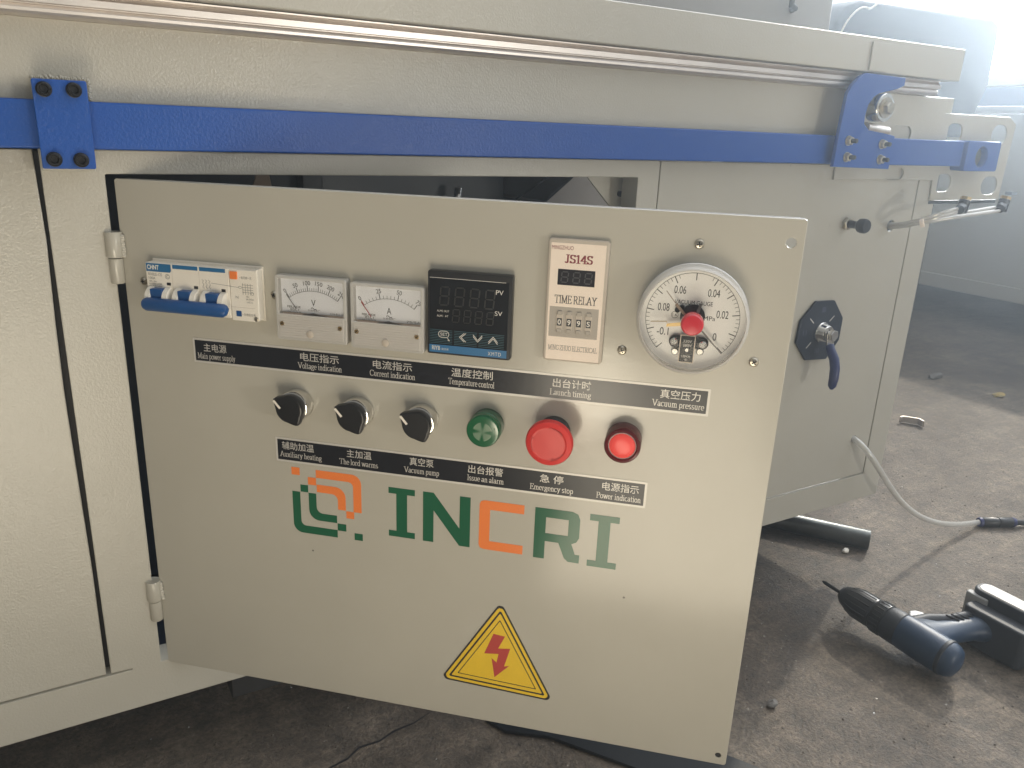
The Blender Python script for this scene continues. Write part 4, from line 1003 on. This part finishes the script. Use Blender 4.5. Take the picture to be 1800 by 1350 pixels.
# air fittings and tubes at the bracket
def bez(p0, p1, p2, p3, n=24):
    P = [Vector(p) for p in (p0, p1, p2, p3)]
    return [tuple(P[0] * (1 - s) ** 3 + P[1] * 3 * s * (1 - s) ** 2 + P[2] * 3 * s * s * (1 - s) + P[3] * s ** 3) for s in [i / n for i in range(n + 1)]]
def fitting(x, y, z, label):
    t = tag(empty("air_fitting", (x, y, z)), label, "air fitting", "black push-in air fittings under the bracket")
    MB().lathe([(7, -9), (7.5, -8), (7.5, 8), (6.5, 9)], (0, 0, 0), (0.2, 0, 1), seg=20).build("fitting_body", 'black', t)
    MB().lathe([(6.6, 6), (6.6, 17), (6.2, 18)], (0, 0, 0), (-1, -.35, -.25), seg=18).build("tube_socket", 'black', t)
    MB().lathe([(7.4, 8), (7.4, 13)], (0, 0, 0), (.25, 0, 1), seg=6).build("threaded_end", 'brass', t)
    return t
fitting(1062, -90, 453, "black air fitting nearer the cabinet, just below the slotted bracket")
fitting(1160, -90, 453, "black air fitting at the far right, below the slotted bracket corner")
t = tag(empty("air_tube_bundle", (1040, 0, 415)), "bundle of clear plastic air tubes leaving a hole in the cabinet", "air tubes")
J = (-1040, 0, -415)
for i, (dy, dz, ex, ez) in enumerate(((0, 2.4, 1045, 450), (0, -2.4, 1045, 446), (3.5, 0, 1142, 450), (-3.5, -1, 1142, 446))):
    MB().tube(bez((1040, 8, 415 + dz), (1020, -40, 418 + dz), (1000, -80 + dy, 436 + dz), (ex, -93 + dy, ez), 26), 2.5, seg=10).build("air_tube", 'tube', t, J)
MB().lathe([(5.6, -2.4), (6, -2), (6, 2), (5.6, 2.4)], (1013, -66, 427.6), (.5, -1, .35), seg=20).build("cable_tie", 'ivory', t, J)

# lower air hose with inline connector
t = tag(empty("air_hose", (1046, 0, 71)), "clear air hose hanging from the lower cabinet hole to the floor", "hose")
J = (-1046, 0, -71)
path = [(1046, 14, 71.5), (1046, 6, 71.5)] + bez((1046, -1, 71.2), (1062, -62, 48), (1150, -30, -122), (1433, -29, -154.5), 40)
MB().tube(path, 5.0, seg=14).build("clear_tube", 'tube', t, J)
t2 = tag(empty("inline_connector", (1466, -44, -155)), "black inline push-in connector joining the hoses on the floor", "connector")
dv = Vector((1502 - 1429, -62 + 27, 0)).normalized()
MB().lathe([(9, -30), (9.6, -29), (9.6, -3), (8.4, -2.4), (8.4, 2.4), (9.6, 3), (9.6, 29), (9, 30)], (0, 0, 0), dv, seg=26).build("connector_body", 'black', t2)
for s in (-1, 1):
    MB().lathe([(8.6, 30.2 * s), (9.2, 31 * s), (9.2, 35 * s), (8.4, 37 * s)], (0, 0, 0), dv, seg=24).build("release_collar", simple("navy_collar", (.02, .025, .11), .35), t2)
t3 = tag(empty("black_hose", (1500, -61, -157)), "short black hose running from the connector out of the picture", "hose")
MB().tube(bez((0, 0, 2), (40, -20, 0), (120, -30, -2), (260, -90, -3), 14), 5.6, seg=14).build("hose_wall", 'rubber', t3)

# ------------------------------------------------------------------ things on the floor
# cordless drill lying on its side, chuck away from the door
t = tag(empty("cordless_drill", (920, -200, FZ)), "dark blue cordless drill lying on its side on the concrete", "drill")
ax = Vector((-.05, 1, .05)).normalized()
o0 = Vector((18, -74, 34))
def around(y, r, k, n, ph=0.0):
    u_ = ax.orthogonal().normalized(); w_ = ax.cross(u_); a = 2 * math.pi * k / n + ph
    return tuple(o0 + ax * y + (u_ * math.cos(a) + w_ * math.sin(a)) * r)
mh = MB().lathe([(2, -17), (13, -16), (19.5, -13), (23.6, -7), (25.2, 0), (25.8, 12), (26, 40), (25.2, 62), (24.6, 66)], o0, ax, seg=40).build("motor_housing", 'drill', t)
MB().lathe([(25.4, -1), (26.3, 0), (26.3, 4), (25.4, 5)], o0, ax, seg=40, cap0=False, cap1=False).build("housing_seam", 'drillgrey', mh)
MB().lathe([(23.6, 66.2), (25, 68), (24.8, 86), (23.4, 89)], o0, ax, seg=40).build("gear_case", 'drillgrey', t)
tc_ = MB().lathe([(23.5, 89.2), (24.6, 90), (24.4, 106), (23, 108)], o0, ax, seg=40).build("torque_collar", 'black', t)
rg_ = MB()
for k in range(24): rg_.tube([around(91.5, 24.4, k, 24), around(104.5, 24.2, k, 24)], 1.0, seg=6)
rg_.build("collar_rib", 'black', tc_)
ck = MB().lathe([(21, 108.2), (22.4, 110), (22.4, 134), (21, 143), (15, 160), (9.5, 167), (7, 168)], o0, ax, seg=36).build("chuck", 'black', t)
rg_ = MB()
for k in range(16): rg_.tube([around(113, 22.2, k, 16), around(136, 21.8, k, 16), around(150, 18.2, k, 16)], 1.3, seg=6)
rg_.build("grip_rib", 'rubber', ck)
MB().tube([tuple(o0 + ax * 165), tuple(o0 + ax * 196), tuple(o0 + ax * 201)], [3.0, 3.0, 1.4], seg=10).build("driver_bit", 'blackox', t)
vg = MB()
for k in range(4): vg.tube([around(-4 + k * 5, 25.4, 4 + j * .55, 40, 0.55) for j in range(-3, 4)], 1.2, seg=6)
vg.build("vent_slot", 'blackox', t)
hp = [(24, -30, 35), (44, -31, 35), (62, -36, 35), (90, -43, 35), (112, -48, 35), (128, -52, 35)]
def oval(path, ry, rz, mb, seg=24):
    P = [Vector(p) for p in path]; rings = []
    for i, p in enumerate(P):
        d = (P[min(i + 1, len(P) - 1)] - P[max(i - 1, 0)]).normalized()
        s = Vector((0, 0, 1)).cross(d).normalized()
        rings.append([mb.bm.verts.new((p + s * ry[i] * math.cos(2 * math.pi * k / seg) + Vector((0, 0, 1)) * rz[i] * math.sin(2 * math.pi * k / seg)) * MM) for k in range(seg)])
    for i in range(len(rings) - 1):
        for k in range(seg): mb.bm.faces.new((rings[i][k], rings[i][(k + 1) % seg], rings[i + 1][(k + 1) % seg], rings[i + 1][k]))
    mb.bm.faces.new(rings[0]); mb.bm.faces.new(rings[-1][::-1]); return mb
hd = oval(hp, [40, 31, 21, 17.5, 18, 24], [23, 20, 16.5, 15.5, 16, 20], MB()).build("handle", 'drill', t)
oval([(34, -8, 40), (60, -14, 42), (92, -29, 42), (124, -38, 43)], [13, 10, 8, 9], [13, 12, 11, 12], MB()).build("grip_pad", 'drillgrey', hd)
def slab(pts, z0, z1):
    mb = MB(); n = len(pts)
    a = [mb.bm.verts.new((x * MM, y * MM, z0 * MM)) for x, y in pts]; b = [mb.bm.verts.new((x * MM, y * MM, z1 * MM)) for x, y in pts]
    mb.bm.faces.new(a[::-1]); mb.bm.faces.new(b)
    for i in range(n): mb.bm.faces.new((a[i], a[(i + 1) % n], b[(i + 1) % n], b[i]))
    return mb
slab([(40, 2), (52, 10), (62, 8), (68, -2), (66, -12), (40, -12)], 30, 49).build("trigger", simple("pale_trigger", (.30, .31, .32), .4), t, bevel=3)
gr = MB()
for k in range(4): gr.tube([(84 + k * 9, -26 - k * 2, 53), (92 + k * 9, -42 - k * 2, 51)], 1.4, seg=6)
gr.build("grip_ridge", 'black', hd)
slab(rounded(122, 150, -118, -26, 10), 4, 62).build("battery_mount", 'drillgrey', t, bevel=4, seg=3)
bt_ = slab(rounded(150.5, 184, -168, -18, 15, 8), 1, 78).build("battery_pack", 'drillgrey', t, bevel=3, seg=3)
slab(rounded(154.5, 180, -162, -24, 11, 8), 77, 79).build("battery_lit_top", simple("sunlit_top_tone", (.62, .59, .54), .5), bt_, bevel=.6)  # pale inset paints in the sunlight on the battery's top
slab(rounded(146, 158, -46, -14, 4, 6), 30, 70).build("release_tab", simple("pale_release_tab", (.30, .30, .30), .5), bt_, bevel=2)

# steel pipe
t = MB().lathe([(17.6, 0), (18, .8), (18, 460)], (0, 0, 0), (-.57, .80, 0), seg=36, cap0=True).build("steel_pipe", 'darksteel')
t.location = (1.158, 0.010, (FZ + 18.2) * MM); tag(t, "dark steel pipe lying on the floor under the cabinet corner", "pipe")
MB().lathe([(15, -.4), (15, .1)], (0, 0, 0), (-.57, .80, 0), seg=30).build("pipe_bore", 'ink', t)
# navy sheet under the door, its dark shape also painting in the shadow
t = MB().prism([(340, -60), (352, -90), (395, -122), (470, -228), (560, -330), (600, -300), (520, -170), (450, -90), (400, -62)], 0, 3).build("sheet_and_shadow", 'tarp')
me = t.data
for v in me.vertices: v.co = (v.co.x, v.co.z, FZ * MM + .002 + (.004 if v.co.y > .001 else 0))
tag(t, "dark navy plastic sheet with painted-in shadow lying on the floor under the open door", "sheet")
def rock(name, x, y, sx, sy, sz, mat, label, cat):
    bmx = bmesh.new(); bmesh.ops.create_icosphere(bmx, subdivisions=2, radius=1)
    for v in bmx.verts:
        f = 1 + random.uniform(-.22, .18); v.co = Vector((v.co.x * sx * f, v.co.y * sy * f, v.co.z * sz * f)) * MM
    me = bpy.data.meshes.new(name); bmx.to_mesh(me); bmx.free()
    o = finish(name, me, mat, None, (x, y, FZ + sz * .8), 0, False); return tag(o, label, cat)
rock("stone_chip", 684, -204, 8, 6, 5, 'stone', "small dark stone chip on the floor right of the door edge", "stone")
rock("plastic_scrap", 1109, 20, 8, 5, 5, 'white', "tiny pale scrap lying in front of the steel pipe", "scrap")
rock("yellow_scrap", 2312, 434, 22, 13, 7, 'leaf', "crumpled yellow scrap far back on the floor", "scrap")
rock("dark_scrap", 2304, 628, 34, 14, 10, 'stone', "dark scrap far back on the floor beside the cabinet", "scrap")
t = MB().prism([(0, 0), (8, 0), (16, -16), (70, -24), (88, -4), (96, -6), (76, -34), (8, -26)], 0, 26).build("metal_clip", 'alu', bevel=1)
t.rotation_euler = (math.radians(90), 0, math.radians(-62)); t.scale = (.62, .62, .62); t.location = (1.815, 0.412, (FZ + 3) * MM)
tag(t, "bent silver metal clip on the floor beyond the air hose", "clip")

# loose grit and swarf scattered over the concrete, and the crack running across it
rg = random.Random(11)
def scatter(name, n, mat, lo, hi, area, flat):
    bmx = bmesh.new()
    for i in range(n):
        x = rg.uniform(area[0], area[1]); y = rg.uniform(area[2], area[3])
        r = lo + (hi - lo) * rg.random() ** 3
        k = rg.randint(4, 6); ph = rg.uniform(0, 6.28)
        top = bmx.verts.new(((x + rg.uniform(-.3, .3) * r) * MM, (y + rg.uniform(-.3, .3) * r) * MM, (FZ + r * flat * rg.uniform(.6, 1.2)) * MM))
        tilt = rg.uniform(-.2, .35) * r * flat
        ringv = [bmx.verts.new(((x + r * rg.uniform(.6, 1.2) * math.cos(ph + 6.283 * j / k)) * MM, (y + r * rg.uniform(.6, 1.2) * math.sin(ph + 6.283 * j / k)) * MM, (FZ + .05 + max(0, tilt * math.cos(6.283 * j / k))) * MM)) for j in range(k)]
        for j in range(k): bmx.faces.new((top, ringv[j], ringv[(j + 1) % k]))
    me = bpy.data.meshes.new(name); bmx.to_mesh(me); bmx.free()
    o = finish(name, me, mat, None, None, 0, False); o["kind"] = "stuff"; return o
scatter("grit", 5200, 'gritstone', .5, 2.6, (-200, 1900, -420, 900), .7)
scatter("pale_grit", 1900, 'palegrit', .4, 2.2, (300, 2300, -420, 900), .6)
scatter("metal_swarf", 520, 'steel', .4, 1.6, (300, 2200, -420, 800), .5)
crk = []
pts = [(120, -52), (150, -44), (172, -40), (190, -30), (214, -31), (236, -24), (262, -22), (300, -10)]
up = [(x, y + rg.uniform(.6, 1.8)) for x, y in pts]; dn = [(x, y - rg.uniform(.6, 1.8)) for x, y in pts]
t = slab([pts[0]] + dn[1:-1] + [pts[-1]] + up[-2:0:-1], FZ + .2, FZ + .6).build("floor_crack", 'ink', smooth=False); t["kind"] = "structure"

# ------------------------------------------------------------------ things behind
t = tag(empty("neighbouring_machine", (3200, 800, FZ)), "pale grey neighbouring machine standing across the aisle on the right", "machine")
J = (-3200, -800, -FZ)
MB().box(3200, 3900, -600, 2600, -42, 655).build("side_panel", 'paint', t, J, bevel=3)
MB().box(3190, 3899, -590, 2590, -44, 12).build("bottom_rail", 'paint', t, J, bevel=3)
MB().box(3170, 3300, -640, 2640, 658, 682).build("aluminium_edge_profile", 'alu', t, J, bevel=3)
MB().box(3160, 3210, -700, 2700, 684, 752).build("blue_bar", 'blue', t, J, bevel=4)
MB().box(3170, 3500, -600, 1230, 754, 790).build("clamp_block", 'white', t, J, bevel=8)
MB().box(3150, 3190, 985, 1010, 360, 372).build("rail_stub", 'darksteel', t, J, bevel=2)
for x in (3300, 3800):
    for y in (-500, 2500): MB().box(x, x + 60, y, y + 60, FZ, -44.3).build("leg", 'darksteel', t, J)
MB().box(3860, 3899, -430, 2490, FZ + .5, -44.3).build("light_block_panel", 'paint', t, J)  # added panel, stops doorway light leaking under the machine
t = tag(empty("grey_cabinet", (900, 350, 600)), "grey steel cabinet with a pull handle behind the table beam", "cabinet")
J = (-900, -350, -600)
MB().box(-300, 1256, 350, 900, 599.5, 1100).build("cabinet_body", 'bgcabinet', t, J, bevel=4)
MB().tube([(1124, 350, 800), (1124, 328, 796), (1124, 328, 760), (1124, 329, 756), (1136, 330, 752), (1150, 350, 752)], 5, seg=10).build("pull_handle", 'darksteel', t, J)
t = tag(empty("covered_hood", (2450, 1000, 600)), "dark draped hood of a machine standing in front of the bright doorway", "hood")
J = (-2450, -1000, -600)
MB().prism([(2056, 560), (2050, 800), (2052, 870), (2090, 915), (2150, 938), (2830, 950), (2872, 935), (2880, 900), (2884, 740), (2800, 560)], 1000, 1500).build("hood_cover", 'hood', t, J, bevel=14, seg=3)
MB().box(2100, 2780, 1050, 1450, FZ, 559).build("hood_stand", 'darksteel', t, J)
MB().tube(bez((2066, 994, 838), (2090, 990, 900), (2140, 990, 925), (2170, 992, 915)) + bez((2170, 992, 915), (2190, 990, 915), (2200, 990, 940), (2260, 992, 950))[1:], 3, seg=6).build("loose_wire", 'white', t, J)
